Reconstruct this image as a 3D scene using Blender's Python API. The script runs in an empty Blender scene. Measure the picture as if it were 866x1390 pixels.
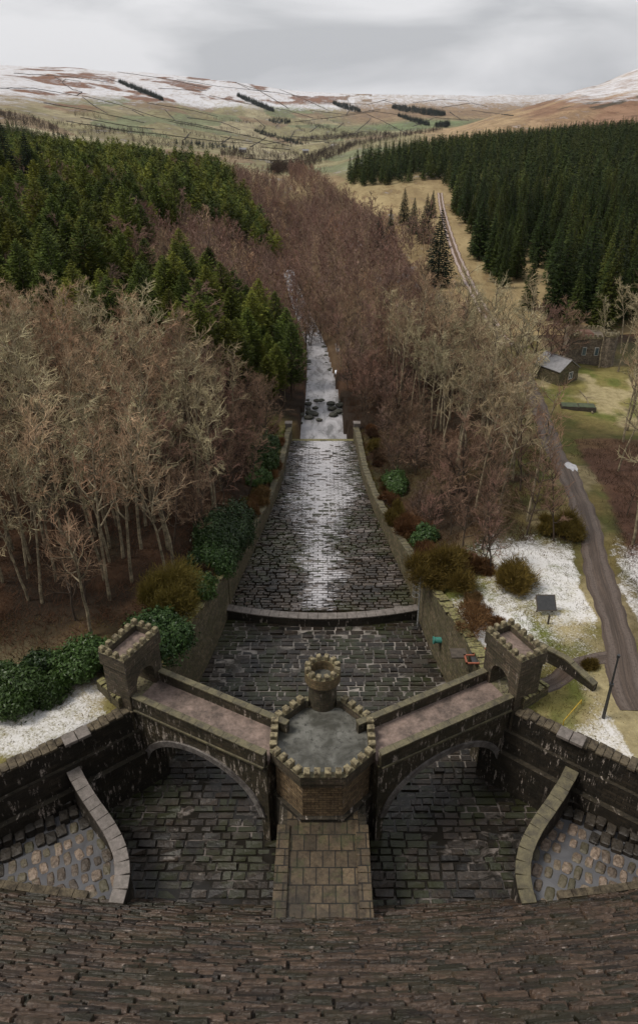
import bpy, math, random
import numpy as np
random.seed(7); RNG = np.random.default_rng(7)
R = math.radians
SC = bpy.context.scene
COL = SC.collection

# ------------------------------------------------------------------ camera, world, sun, exposure
F, CX, CY, TH = 975.0, 438.0, 650.0, R(27.8)
CAMZ = 60.0
SN, CS = math.sin(TH), math.cos(TH)
cd = bpy.data.cameras.new('camera'); cam = bpy.data.objects.new('camera', cd); COL.objects.link(cam)
cam.location = (0, 0, CAMZ); cam.rotation_euler = (R(90) - TH, 0, 0)
cd.sensor_fit = 'VERTICAL'; cd.sensor_height = 36; cd.lens = F / 1390 * 36
cd.shift_y = -45 / 1390; cd.shift_x = -5 / 1390
cd.clip_start = 0.5; cd.clip_end = 30000
SC.camera = cam

W = bpy.data.worlds.new('World'); SC.world = W; W.use_nodes = True
nt = W.node_tree; nt.nodes.clear()
sky = nt.nodes.new('ShaderNodeTexSky'); sky.sky_type = 'NISHITA'; sky.sun_disc = False
SUN_EL, SUN_AZ = R(56), R(262)          # azimuth clockwise from +Y
sky.sun_elevation = SUN_EL; sky.sun_rotation = SUN_AZ; sky.air_density = 1.5; sky.dust_density = 4
bg1 = nt.nodes.new('ShaderNodeBackground'); bg1.inputs[1].default_value = 0.06
nt.links.new(sky.outputs[0], bg1.inputs[0])
bg2 = nt.nodes.new('ShaderNodeBackground')
tc = nt.nodes.new('ShaderNodeTexCoord'); mp = nt.nodes.new('ShaderNodeMapping')
mp.inputs['Scale'].default_value = (1.3, 1.3, 5)
nt.links.new(tc.outputs['Generated'], mp.inputs[0])
nz = nt.nodes.new('ShaderNodeTexNoise'); nz.inputs['Scale'].default_value = 2.2; nz.inputs['Detail'].default_value = 5
nz.inputs['Roughness'].default_value = .5; nz.inputs['Distortion'].default_value = .4
nt.links.new(mp.outputs[0], nz.inputs[0])
cr = nt.nodes.new('ShaderNodeValToRGB')
cr.color_ramp.elements[0].position = .40; cr.color_ramp.elements[0].color = (.335, .342, .360, 1)
cr.color_ramp.elements[1].position = .58; cr.color_ramp.elements[1].color = (.51, .51, .525, 1)
nt.links.new(nz.outputs[0], cr.inputs[0]); nt.links.new(cr.outputs[0], bg2.inputs[0])
bg2.inputs[1].default_value = 1.0
mx = nt.nodes.new('ShaderNodeMixShader'); mx.inputs[0].default_value = .93
nt.links.new(bg1.outputs[0], mx.inputs[1]); nt.links.new(bg2.outputs[0], mx.inputs[2])
wo = nt.nodes.new('ShaderNodeOutputWorld'); nt.links.new(mx.outputs[0], wo.inputs[0])

sd = bpy.data.lights.new('sun', 'SUN'); sd.energy = 1.5; sd.angle = R(18); sd.color = (1, .93, .84)
so = bpy.data.objects.new('sun', sd); COL.objects.link(so)
so.rotation_euler = (R(90) - SUN_EL, 0, math.pi - SUN_AZ)
so.location = (0, 0, 200)
SC.view_settings.view_transform = 'Standard'; SC.view_settings.look = 'None'
SC.view_settings.gamma = 1; SC.view_settings.exposure = 0.72
SC.cycles.max_bounces = 5; SC.cycles.diffuse_bounces = 2; SC.cycles.transparent_max_bounces = 6

# ------------------------------------------------------------------ helpers
def proj(p):
    x, y, z = p; d = CAMZ - z
    dep = y * CS + d * SN
    return CX + F * x / dep, CY + F * (d * CS - y * SN) / dep
def unproj(px, py, z):
    u = (px - CX) / F; v = (py - CY) / F
    t = (CAMZ - z) / (SN + v * CS)
    return (t * u, t * (CS - v * SN), z)

def vnoise(x, y, seed=0):
    """smooth value noise, numpy"""
    xi = np.floor(x).astype(np.int64); yi = np.floor(y).astype(np.int64)
    xf = x - xi; yf = y - yi
    xf = xf * xf * (3 - 2 * xf); yf = yf * yf * (3 - 2 * yf)
    def h(a, b):
        n = (a * 374761393 + b * 668265263 + seed * 1442695041) & 0x7fffffff
        n = ((n ^ (n >> 13)) * 1274126177) & 0x7fffffff
        n = n ^ (n >> 16)
        return (n & 0xffff) / 65535.0
    return (h(xi, yi) * (1 - xf) + h(xi + 1, yi) * xf) * (1 - yf) + (h(xi, yi + 1) * (1 - xf) + h(xi + 1, yi + 1) * xf) * yf
def fbm(x, y, seed=0, o=4):
    s = 0; a = .5; t = 0
    for k in range(o):
        s = s + a * vnoise(x * 2 ** k, y * 2 ** k, seed + k * 17); t += a; a *= .5
    return s / t
def sstep(a, b, x):
    t = np.clip((x - a) / (b - a), 0, 1); return t * t * (3 - 2 * t)

def mesh_np(name, V, Fc, attr=None, uv=True, smooth=False):
    """V (n,3); Fc list of face index arrays (k,3) / (k,4); attr dict name -> per-face float"""
    V = np.asarray(V, np.float32)
    Fs = [np.asarray(f, np.int32) for f in Fc if len(f)]
    me = bpy.data.meshes.new(name)
    me.vertices.add(len(V)); me.vertices.foreach_set('co', V.ravel())
    loops = np.concatenate([f.ravel() for f in Fs]); tot = np.concatenate([np.full(len(f), f.shape[1], np.int32) for f in Fs])
    st = np.concatenate([[0], np.cumsum(tot)[:-1]]).astype(np.int32)
    me.loops.add(len(loops)); me.loops.foreach_set('vertex_index', loops)
    me.polygons.add(len(tot)); me.polygons.foreach_set('loop_start', st)
    me.update(calc_edges=True); me.validate()
    me.polygons.foreach_set('use_smooth', np.full(len(me.polygons), smooth, bool))
    if attr:
        for k, a in attr.items():
            at = me.attributes.new(k, 'FLOAT', 'FACE'); at.data.foreach_set('value', np.asarray(a, np.float32))
    return me
def box_uv(me, off=(0, 0, 0)):
    n = len(me.polygons)
    nor = np.zeros(n * 3, np.float32); me.polygons.foreach_get('normal', nor); nor = nor.reshape(-1, 3)
    tot = np.zeros(n, np.int32); me.polygons.foreach_get('loop_total', tot)
    li = np.zeros(len(me.loops), np.int32); me.loops.foreach_get('vertex_index', li)
    co = np.zeros(len(me.vertices) * 3, np.float32); me.vertices.foreach_get('co', co); co = co.reshape(-1, 3) + np.array(off, np.float32)
    N = np.repeat(nor, tot, axis=0); P = co[li]
    h = np.hypot(N[:, 0], N[:, 1]) + 1e-6
    top = np.abs(N[:, 2]) > .75
    u = np.where(top, P[:, 0], (-N[:, 1] * P[:, 0] + N[:, 0] * P[:, 1]) / h)
    v = np.where(top, P[:, 1], P[:, 2])
    uvl = me.uv_layers.new(name='UVMap'); uvl.data.foreach_set('uv', np.stack([u, v], 1).ravel().astype(np.float32))

class MB:
    def __init__(s): s.v = []; s.f = []
    def add(s, vs, fs):
        o = len(s.v); s.v += [tuple(p) for p in vs]; s.f += [tuple(i + o for i in f) for f in fs]; return s
    def box(s, c, d, rz=0, taper=1.0):
        cx, cy, cz = c; dx, dy, dz = [a / 2 for a in d]; co, si = math.cos(rz), math.sin(rz); vs = []
        for k, (z, t) in enumerate(((-dz, 1), (dz, taper))):
            for x, y in ((-dx, -dy), (dx, -dy), (dx, dy), (-dx, dy)):
                x *= t; y *= t
                vs.append((cx + x * co - y * si, cy + x * si + y * co, cz + z))
        return s.add(vs, [(3, 2, 1, 0), (4, 5, 6, 7), (0, 1, 5, 4), (1, 2, 6, 5), (2, 3, 7, 6), (3, 0, 4, 7)])
    def prism(s, poly, z0, z1, sc=1.0, c=(0, 0)):
        n = len(poly)
        vs = [(x, y, z0) for x, y in poly] + [(c[0] + (x - c[0]) * sc, c[1] + (y - c[1]) * sc, z1) for x, y in poly]
        return s.add(vs, [tuple(range(n))[::-1], tuple(range(n, 2 * n))] + [(i, (i + 1) % n, n + (i + 1) % n, n + i) for i in range(n)])
    def hexa(s, p8):   # bottom 4 ccw, top 4 ccw
        return s.add(p8, [(3, 2, 1, 0), (4, 5, 6, 7), (0, 1, 5, 4), (1, 2, 6, 5), (2, 3, 7, 6), (3, 0, 4, 7)])
    def tube(s, P, rr, n=6, closed=False):
        P = [np.array(p, float) for p in P]; o = len(s.v); m = len(P)
        if not hasattr(rr, '__len__'): rr = [rr] * m
        for i, p in enumerate(P):
            a = P[(i - 1) % m] if (i > 0 or closed) else P[i]; b = P[(i + 1) % m] if (i < m - 1 or closed) else P[i]
            d = b - a; d /= np.linalg.norm(d) + 1e-9
            up = np.array((0, 0, 1.)) if abs(d[2]) < .9 else np.array((1., 0, 0))
            u = np.cross(d, up); u /= np.linalg.norm(u); w = np.cross(u, d)
            for k in range(n):
                a_ = 2 * math.pi * k / n; s.v.append(tuple(p + rr[i] * (math.cos(a_) * u + math.sin(a_) * w)))
        for i in range(m if closed else m - 1):
            j = (i + 1) % m
            for k in range(n):
                k2 = (k + 1) % n; s.f.append((o + i * n + k, o + i * n + k2, o + j * n + k2, o + j * n + k))
        if not closed:
            s.f.append(tuple(o + k for k in range(n))[::-1]); s.f.append(tuple(o + (m - 1) * n + k for k in range(n)))
        return s
    def build(s, name, mat, parent=None, origin=None, smooth=False, bevel=0):
        if origin is None: origin = tuple(parent.location) if parent is not None and parent.parent is None else ((0, 0, 0) if parent is None else wloc(parent))
        me = bpy.data.meshes.new(name)
        me.from_pydata([(x - origin[0], y - origin[1], z - origin[2]) for x, y, z in s.v], [], s.f); me.update()
        if bevel:
            import bmesh
            bm = bmesh.new(); bm.from_mesh(me)
            bmesh.ops.bevel(bm, geom=list(bm.edges), offset=bevel, segments=1, affect='EDGES'); bm.to_mesh(me); bm.free()
        box_uv(me, origin)
        if smooth: me.polygons.foreach_set('use_smooth', [True] * len(me.polygons))
        return link(name, me, mat, parent, origin)
def wloc(o):
    l = np.array(o.location)
    while o.parent: o = o.parent; l = l + np.array(o.location)
    return tuple(l)
def link(name, me, mat, parent=None, origin=(0, 0, 0)):
    o = bpy.data.objects.new(name, me); COL.objects.link(o)
    if mat is not None and len(me.materials) == 0: me.materials.append(mat)
    if parent is not None: o.parent = parent; o.location = np.array(origin) - np.array(wloc(parent))
    else: o.location = origin
    return o
def tag(o, label=None, cat=None, group=None, kind=None):
    if label: o['label'] = label
    if cat: o['category'] = cat
    if group: o['group'] = group
    if kind: o['kind'] = kind
    return o
def thing(name, loc, label, cat, group=None):
    o = bpy.data.objects.new(name, None); COL.objects.link(o); o.location = loc; o.empty_display_size = .2
    return tag(o, label, cat, group)
def copy_tree(o, parent=None):
    c = o.copy(); COL.objects.link(c)
    if parent is not None: c.parent = parent
    for ch in [k for k in o.children]: copy_tree(ch, c)
    return c

# ------------------------------------------------------------------ materials
class NT:
    def __init__(s, name):
        s.m = bpy.data.materials.new(name); s.m.use_nodes = True; s.t = s.m.node_tree; s.n = s.t.nodes; s.l = s.t.links
        s.b = s.n['Principled BSDF']
    def node(s, typ, **kw):
        nd = s.n.new(typ)
        for k, v in kw.items():
            if isinstance(k, str) and k.startswith('_'): setattr(nd, k[1:], v)
        return nd
    def set(s, sock, v):
        if hasattr(v, 'type') or hasattr(v, 'is_linked'): s.l.new(v, sock)
        else: sock.default_value = v
    def noise(s, vec, scale, detail=4, rough=.6, dist=0):
        n = s.n.new('ShaderNodeTexNoise'); n.inputs['Scale'].default_value = scale; n.inputs['Detail'].default_value = detail
        n.inputs['Roughness'].default_value = rough; n.inputs['Distortion'].default_value = dist
        if vec is not None: s.l.new(vec, n.inputs['Vector'])
        return n.outputs[0]
    def ramp(s, f, a, b, ca=(0, 0, 0, 1), cb=(1, 1, 1, 1)):
        r = s.n.new('ShaderNodeMapRange'); r.inputs[1].default_value = a; r.inputs[2].default_value = b; s.l.new(f, r.inputs[0]); return r.outputs[0]
    def mix(s, f, a, b, mode='MIX'):
        m = s.n.new('ShaderNodeMix'); m.data_type = 'RGBA'; m.blend_type = mode; m.clamp_factor = True
        s.set(m.inputs[0], f); s.set(m.inputs[6], a if not isinstance(a, tuple) else (*a[:3], 1)); s.set(m.inputs[7], b if not isinstance(b, tuple) else (*b[:3], 1))
        return m.outputs[2]
    def math(s, op, a, b=0.0):
        m = s.n.new('ShaderNodeMath'); m.operation = op; s.set(m.inputs[0], a); s.set(m.inputs[1], b); return m.outputs[0]
    def mapping(s, vec, scale=(1, 1, 1), rot=(0, 0, 0)):
        m = s.n.new('ShaderNodeMapping'); m.inputs['Scale'].default_value = scale; m.inputs['Rotation'].default_value = rot; s.l.new(vec, m.inputs[0]); return m.outputs[0]
    def attr(s, name):
        a = s.n.new('ShaderNodeAttribute'); a.attribute_name = name; return a
    def geo(s): return s.n.new('ShaderNodeNewGeometry')
    def pos(s): return s.geo().outputs['Position']
    def bump(s, h, strength=.5, dist=.05):
        b = s.n.new('ShaderNodeBump'); b.inputs['Strength'].default_value = strength; b.inputs['Distance'].default_value = dist
        s.l.new(h, b.inputs['Height']); s.l.new(b.outputs[0], s.b.inputs['Normal'])
    def out(s, col=None, rough=None, spec=None):
        if col is not None: s.set(s.b.inputs['Base Color'], col if not isinstance(col, tuple) else (*col[:3], 1))
        if rough is not None: s.set(s.b.inputs['Roughness'], rough)
        if spec is not None: s.set(s.b.inputs['Specular IOR Level'], spec)
        return s.m

def masonry(name, c1, c2, mortar, bw=.8, bh=.32, msize=.02, rough=.75, lichen=None, lich_amt=.5, streak=0.0, stain=(.012, .01, .008), stain_amt=.5, spec=.4, moss=0.0, sthr=.60):
    t = NT(name); uv = t.n.new('ShaderNodeUVMap').outputs[0]; P = t.pos()
    br = t.n.new('ShaderNodeTexBrick'); t.l.new(uv, br.inputs['Vector'])
    br.inputs['Scale'].default_value = 1; br.inputs['Brick Width'].default_value = bw; br.inputs['Row Height'].default_value = bh
    br.inputs['Mortar Size'].default_value = msize; br.inputs['Mortar Smooth'].default_value = .3; br.inputs['Bias'].default_value = 0
    br.inputs['Color1'].default_value = (*c1, 1); br.inputs['Color2'].default_value = (*c2, 1); br.inputs['Mortar'].default_value = (*mortar, 1)
    n1 = t.noise(P, .35, 5, .65); n2 = t.noise(P, 4, 5, .7); n3 = t.noise(P, 1.1, 4, .6)
    c = t.mix(t.ramp(n2, .3, .75), br.outputs[0], t.mix(1.0, br.outputs[0], (.45, .42, .38), 'MULTIPLY'))
    c = t.mix(t.math('MULTIPLY', t.ramp(n1, .38, .62), stain_amt), c, stain)
    n4 = t.noise(P, 1.9, 6, .8)
    c = t.mix(t.math('MULTIPLY', t.ramp(n4, .50, .60), .65), c, t.mix(1.0, c, (.30, .27, .24), 'MULTIPLY'))
    c = t.mix(t.math('MULTIPLY', t.ramp(t.noise(P, 11, 3, .7), .60, .72), .45), c, t.mix(1.0, c, (2.4, 2.3, 2.1), 'MULTIPLY'))
    if streak:
        sv = t.noise(t.mapping(uv, (3.2, .55, 1)), 1.0, 4, .7)
        g = t.math('MULTIPLY', t.ramp(sv, sthr, sthr + .05), t.ramp(t.noise(P, .5, 2), .42, .55))
        g = t.math('MULTIPLY', g, t.ramp(t.noise(P, 7, 3), .35, .55))
        c = t.mix(t.math('MULTIPLY', g, streak), c, (.50, .43, .37))
    if moss:
        c = t.mix(t.math('MULTIPLY', t.ramp(n3, .52, .68), moss), c, (.035, .05, .012))
    if lichen:
        g = t.geo(); sx = t.n.new('ShaderNodeSeparateXYZ'); t.l.new(g.outputs['Normal'], sx.inputs[0])
        up = t.ramp(sx.outputs[2], .4, .9)
        up = t.math('MULTIPLY', t.math('ADD', t.math('MULTIPLY', up, .75), .25), t.ramp(n2, .36, .55))
        c = t.mix(t.math('MULTIPLY', up, lich_amt), c, lichen)
    h = t.math('ADD', t.math('MULTIPLY', br.outputs['Fac'], -1.2), t.math('MULTIPLY', n2, .8))
    t.bump(h, .9, .05)
    return t.out(c, t.math('ADD', t.math('MULTIPLY', n3, .4), rough - .2), spec)

def stone(name, c1, c2, rough=.6, wet=0.0, moss=None, moss_amt=.5, white=None, white_amt=0, wscale=(1, 1, 1), wlo=.55, whi=.62, bump=.5, spec=.5, mscale=.25):
    """for meshes of separate stones with the per-face attribute rnd"""
    t = NT(name); P = t.pos(); a = t.attr('rnd').outputs['Fac']
    n2 = t.noise(P, 3.5, 5, .7); n1 = t.noise(P, mscale, 4, .6)
    c = t.mix(t.ramp(a, .0, .85), c1, c2)
    c = t.mix(t.ramp(n2, .40, .62), c, t.mix(1.0, c, (.38, .35, .31), 'MULTIPLY'))
    c = t.mix(t.math('MULTIPLY', t.ramp(t.noise(P, 9, 3, .7), .58, .72), .5), c, t.mix(1.0, c, (2.2, 2.1, 1.9), 'MULTIPLY'))
    if moss: c = t.mix(t.math('MULTIPLY', t.ramp(t.math('ADD', n1, t.math('MULTIPLY', a, .15)), .56, .66), moss_amt), c, moss)
    r = t.math('ADD', t.math('MULTIPLY', n2, .5), rough - .25)
    if white:
        w = t.noise(t.mapping(P, wscale), 1.0, 5, .65)
        w = t.math('MULTIPLY', t.ramp(w, wlo, whi), white_amt)
        c = t.mix(w, c, white)
    t.bump(n2, bump, .12)
    return t.out(c, r, spec)

def flat(name, c1, c2, scale=2.0, rough=.8, bump=.3, spec=.3, bd=.03):
    t = NT(name); P = t.pos(); n = t.noise(P, scale, 6, .75); n2 = t.noise(P, scale * 6, 4, .7)
    c = t.mix(t.ramp(n, .38, .62), c1, c2); c = t.mix(t.ramp(n2, .3, .8), c, t.mix(1.0, c, (.6, .58, .55), 'MULTIPLY'))
    t.bump(n2, bump, bd)
    return t.out(c, rough, spec)

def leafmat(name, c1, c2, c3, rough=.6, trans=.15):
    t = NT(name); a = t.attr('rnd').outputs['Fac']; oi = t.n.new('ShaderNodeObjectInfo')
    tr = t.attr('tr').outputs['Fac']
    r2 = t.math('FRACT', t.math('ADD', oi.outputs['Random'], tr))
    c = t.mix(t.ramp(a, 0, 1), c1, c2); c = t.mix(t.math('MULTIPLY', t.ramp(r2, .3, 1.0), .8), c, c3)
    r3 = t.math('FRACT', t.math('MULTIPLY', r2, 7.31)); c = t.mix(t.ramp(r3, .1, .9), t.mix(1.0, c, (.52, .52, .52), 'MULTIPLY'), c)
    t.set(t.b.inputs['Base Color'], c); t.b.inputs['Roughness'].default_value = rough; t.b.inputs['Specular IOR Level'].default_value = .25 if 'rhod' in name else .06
    return t.m

M = {}
DK = dict(stain=(.010, .009, .007))
M['wall_dark'] = masonry('wall_dark', sthr=.565, c1=(.060, .047, .033), c2=(.022, .018, .013), mortar=(.010, .009, .007), bw=.9, bh=.36, msize=.03, rough=.55, lichen=(.075, .062, .038), lich_amt=.4, streak=.95, stain_amt=.85, **DK)
M['wall_bridge'] = masonry('wall_bridge', sthr=.54, c1=(.10, .075, .052), c2=(.035, .028, .02), mortar=(.014, .012, .01), bw=.7, bh=.30, msize=.025, rough=.6, lichen=(.2, .18, .09), lich_amt=.55, streak=1.0, stain_amt=.85, **DK)
M['wall_tower'] = masonry('wall_tower', (.31, .215, .115), (.16, .11, .062), (.05, .038, .025), .55, .24, .02, .7, lichen=(.26, .24, .12), lich_amt=.7, streak=.4, stain_amt=.6, stain=(.03, .022, .015))
M['wall_octagon'] = masonry('wall_octagon', (.38, .275, .155), (.19, .135, .08), (.06, .045, .03), .6, .26, .02, .7, streak=.3, stain_amt=.35, stain=(.05, .035, .022))
M['wall_gate'] = masonry('wall_gate', (.19, .135, .10), (.06, .045, .035), (.025, .02, .016), .6, .26, .025, .7, lichen=(.24, .22, .12), lich_amt=.7, streak=.7, stain_amt=.7, **DK)
M['wall_rubble'] = masonry('wall_rubble', (.25, .19, .135), (.07, .052, .036), (.02, .017, .013), .75, .34, .04, .8, lichen=(.27, .25, .10), lich_amt=.8, streak=.6, stain_amt=.6, moss=.5, stain=(.03, .025, .018))
M['merlon'] = flat('merlon_stone', (.36, .31, .19), (.085, .07, .048), 2.6, .85, .8, .2, .06)
M['wall_top'] = flat('wall_top_rubble', (.16, .13, .085), (.045, .036, .025), 1.6, .8, .8, .3, .08)
M['wall_castle'] = masonry('wall_castle', (.36, .30, .22), (.20, .16, .12), (.10, .08, .06), 1.0, .45, .03, .8, streak=.4, stain_amt=.6, stain=(.06, .05, .04))
M['coping'] = flat('coping_stone', (.17, .15, .085), (.075, .066, .045), 1.2, .7, .6, .4, .05)
M['coping_grey'] = flat('grey_coping_stone', (.23, .20, .18), (.12, .105, .09), 1.5, .55, .4, .5)
M['ring'] = flat('arch_ring_stone', (.27, .25, .235), (.08, .07, .065), .8, .35, .3, .7)  # paler grey puts the lit ledge of the ring into the colour
M['deck_pink'] = flat('pink_grit', (.30, .225, .19), (.115, .09, .077), .7, .8, .3, .3)
M['slab'] = masonry('pier_slabs', (.185, .135, .08), (.075, .056, .034), (.02, .017, .013), .95, 1.35, .05, .5, stain_amt=.75, stain=(.03, .025, .018), moss=.4)
M['dam'] = stone('dam_stone', (.135, .088, .060), (.022, .016, .012), .40, moss=(.035, .036, .012), moss_amt=.35, white=(.42, .35, .30), white_amt=.6, wscale=(1.2, 2.6, 2.6), wlo=.64, whi=.69, bump=1, spec=.6)
M['floor'] = stone('basin_stone', (.044, .031, .020), (.010, .008, .006), .38, moss=(.028, .032, .008), moss_amt=.7, white=(.26, .23, .20), white_amt=.6, wscale=(.45, .8, .5), wlo=.66, whi=.70, bump=.7, spec=.6, mscale=.22)
M['apron'] = stone('apron_stone', (.085, .064, .045), (.026, .021, .015), .36, moss=(.045, .05, .012), moss_amt=.5, white=(.27, .23, .21), white_amt=.4, wscale=(.25, .5, .5), wlo=.56, whi=.62, bump=.7, spec=.6, mscale=.12)
M['cobble'] = stone('cobble_stone', (.27, .205, .155), (.08, .062, .046), .5, moss=(.10, .10, .05), moss_amt=.4, bump=.7)
M['cobble_dark'] = stone('dark_block', (.055, .045, .033), (.028, .023, .017), .45, bump=.8)
M['metal_dark'] = flat('dark_metal', (.03, .032, .034), (.05, .05, .05), 3, .5, .1, .5)
M['metal_grey'] = flat('galvanised_metal', (.30, .31, .31), (.2, .2, .2), 3, .45, .1, .5)
M['orange'] = flat('orange_paint', (.36, .11, .055), (.22, .08, .045), 3, .6, .1, .4)
M['yellow'] = flat('yellow_paint', (.55, .36, .03), (.4, .27, .03), 3, .6, .1, .4)
M['teal'] = flat('teal_paint', (.06, .27, .22), (.05, .20, .17), 3, .5, .1, .4)
M['slate'] = flat('slate_roof', (.28, .28, .29), (.20, .20, .21), 1.5, .6, .5, .4)
M['glass'] = flat('window_glass', (.09, .14, .17), (.06, .09, .11), 1, .1, 0, .8)
M['white'] = flat('white_paint', (.6, .6, .58), (.45, .45, .43), 2, .6, .1, .4)
M['red_roof'] = flat('rusty_roof', (.17, .085, .06), (.12, .07, .05), 1.5, .8, .3, .3)
M['wood'] = flat('weathered_wood', (.11, .09, .07), (.06, .05, .04), 2, .8, .5, .3)
M['green_lid'] = flat('mossy_lid', (.10, .13, .06), (.06, .07, .05), 1.5, .7, .4, .3)

# platform: damp asphalt with reflective puddles
t = NT('platform_asphalt'); P = t.pos(); n = t.noise(P, .45, 5, .6, .5); n2 = t.noise(P, 2.5, 5, .7)
c = t.mix(t.ramp(n, .40, .60), (.15, .148, .130), (.045, .044, .034)); c = t.mix(t.ramp(n2, .52, .66), c, (.035, .035, .028))
t.bump(n2, .25, .02); M['platform'] = t.out(c, t.math('ADD', t.math('MULTIPLY', n, .6), .25), .5)

def watermat(name, deep, sky_sheen, flo, fhi, sc, rough=.06, bscale=1.5, bstr=.15, famt=1.0, ior=1.33):  # pale patches are reflected sky painted into the water colour
    t = NT(name); P = t.pos()
    n = t.noise(t.mapping(P, sc), 1.0, 6, .68, .6)
    f = t.math('MULTIPLY', t.ramp(n, flo, fhi), famt)
    c = t.mix(f, deep, sky_sheen)
    t.b.inputs['IOR'].default_value = ior
    t.bump(t.noise(t.mapping(P, (1, .5, 1)), bscale, 4, .6), bstr, .1)
    return t.out(c, t.math('ADD', t.math('MULTIPLY', f, .45), rough), .5)
M['pool'] = watermat('pool_water', (.085, .085, .09), (.15, .15, .155), .4, .8, (.5, .5, .5), .06, .8, .05)  # grey base lightened to carry the sky mirrored in the pools
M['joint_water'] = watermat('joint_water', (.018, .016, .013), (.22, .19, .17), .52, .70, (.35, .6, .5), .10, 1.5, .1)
M['flow_water'] = watermat('flowing_water', (.03, .026, .02), (.62, .60, .61), .44, .56, (.16, .05, 1), .1, 2.5, .4)
M['river_water'] = watermat('river_water', (.13, .125, .12), (.50, .49, .51), .34, .70, (.5, .16, 1), .12, 1.5, .5)  # silvery sky reflection put into the base colour

# terrain: base colour attribute + snow mask attribute, broken up by noise
t = NT('terrain_ground'); P = t.pos()
ca = t.attr('gcol').outputs['Color']; sa = t.attr('snow').outputs['Fac']
n1 = t.noise(P, .9, 6, .7); n2 = t.noise(P, 5, 5, .7); n3 = t.noise(t.mapping(P, (.02, .05, .02)), 1, 6, .75)
c = t.mix(t.ramp(n1, .3, .7), ca, t.mix(1.0, ca, (.50, .48, .44), 'MULTIPLY'))
c = t.mix(t.ramp(n2, .55, .75), c, t.mix(1.0, c, (1.7, 1.6, 1.35), 'MULTIPLY'))
nm = t.math('ADD', t.math('MULTIPLY', n1, .30), t.math('ADD', t.math('MULTIPLY', n2, .35), t.math('MULTIPLY', n3, .35)))
s = t.ramp(t.math('ADD', t.math('MULTIPLY', sa, .60), t.math('MULTIPLY', t.math('SUBTRACT', nm, .5), 2.0)), .36, .60)
c = t.mix(t.math('MULTIPLY', s, .86), c, (.70, .69, .68))
t.bump(n2, .6, .12)
M['terrain'] = t.out(c, .9, .15)
t = NT('far_terrain_ground'); P = t.pos()
ca = t.attr('gcol').outputs['Color']; sa = t.attr('snow').outputs['Fac']
n1 = t.noise(t.mapping(P, (1, .30, 1)), .014, 8, .80); n2 = t.noise(t.mapping(P, (1, .22, 1)), .06, 6, .8)
c = t.mix(t.ramp(n1, .40, .60), t.mix(1.0, ca, (1.15, 1.12, 1.08), 'MULTIPLY'), t.mix(1.0, ca, (.60, .54, .50), 'MULTIPLY'))
c = t.mix(t.math('MULTIPLY', t.ramp(n2, .52, .60), .8), c, t.mix(1.0, c, (.55, .47, .42), 'MULTIPLY'))
s = t.ramp(t.math('ADD', t.math('MULTIPLY', sa, .72), t.math('MULTIPLY', t.math('SUBTRACT', t.math('ADD', t.math('MULTIPLY', n1, .5), t.math('MULTIPLY', n2, .5)), .5), 3.4)), .18, .75)
c = t.mix(t.math('MULTIPLY', s, .95), c, (.62, .62, .64))
M['far_terrain'] = t.out(c, .95, .1)

# track: ruts
t = NT('track_mud'); uv = t.n.new('ShaderNodeUVMap').outputs[0]; P = t.pos()
sx = t.n.new('ShaderNodeSeparateXYZ'); t.l.new(uv, sx.inputs[0])
w = t.noise(P, .5, 3, .5)
ug = t.math('ADD', sx.outputs[0], t.math('MULTIPLY', t.math('SUBTRACT', w, .5), .14))
d1 = t.math('ABSOLUTE', t.math('SUBTRACT', t.math('ABSOLUTE', t.math('SUBTRACT', ug, .5)), .27))
rut = t.ramp(d1, .13, .05)
st_ = t.noise(t.mapping(uv, (26, .5, 1)), 1, 5, .65)
c = t.mix(t.ramp(st_, .35, .65), (.105, .074, .055), (.036, .026, .019))
c = t.mix(t.math('MULTIPLY', rut, .5), c, (.15, .118, .10))
n2 = t.noise(P, 4, 5, .7); c = t.mix(t.ramp(n2, .5, .7), c, (.05, .035, .025))
t.bump(st_, .9, .1); M['track'] = t.out(c, .6, .4)
t = NT('track_gravel'); uv = t.n.new('ShaderNodeUVMap').outputs[0]; P = t.pos()
sx = t.n.new('ShaderNodeSeparateXYZ'); t.l.new(uv, sx.inputs[0])
d1 = t.math('ABSOLUTE', t.math('SUBTRACT', t.math('ABSOLUTE', t.math('SUBTRACT', sx.outputs[0], .5)), .29))
c = t.mix(t.ramp(d1, .14, .10), (.13, .085, .05), (.36, .29, .26)); n2 = t.noise(P, .8, 5, .7)
c = t.mix(t.ramp(n2, .5, .7), c, t.mix(1.0, c, (.6, .55, .5), 'MULTIPLY')); M['gravel'] = t.out(c, .85, .2)

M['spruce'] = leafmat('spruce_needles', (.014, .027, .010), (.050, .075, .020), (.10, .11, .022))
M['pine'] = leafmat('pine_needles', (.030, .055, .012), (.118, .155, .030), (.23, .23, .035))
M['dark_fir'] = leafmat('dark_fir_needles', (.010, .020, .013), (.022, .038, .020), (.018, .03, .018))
M['rhodo'] = leafmat('rhododendron_leaves', (.015, .036, .010), (.055, .10, .026), (.07, .12, .025), .4)
M['gorse'] = leafmat('gorse_twigs', (.09, .065, .018), (.20, .14, .035), (.14, .12, .03))
M['rust_bush'] = leafmat('rusty_twigs', (.10, .05, .025), (.18, .09, .04), (.15, .10, .04))
M['bramble'] = leafmat('bramble_stems', (.05, .032, .020), (.12, .075, .042), (.10, .05, .03), .9)
M['far_twigs'] = leafmat('far_twigs', (.040, .030, .024), (.10, .074, .056), (.09, .06, .05), .9)
M['bark_pale'] = flat('pale_bark', (.38, .32, .21), (.10, .08, .055), 1.2, .9, .5, .2)
M['bark_dark'] = flat('dark_bark', (.10, .075, .055), (.06, .045, .035), 1.2, .9, .5, .2)
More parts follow.
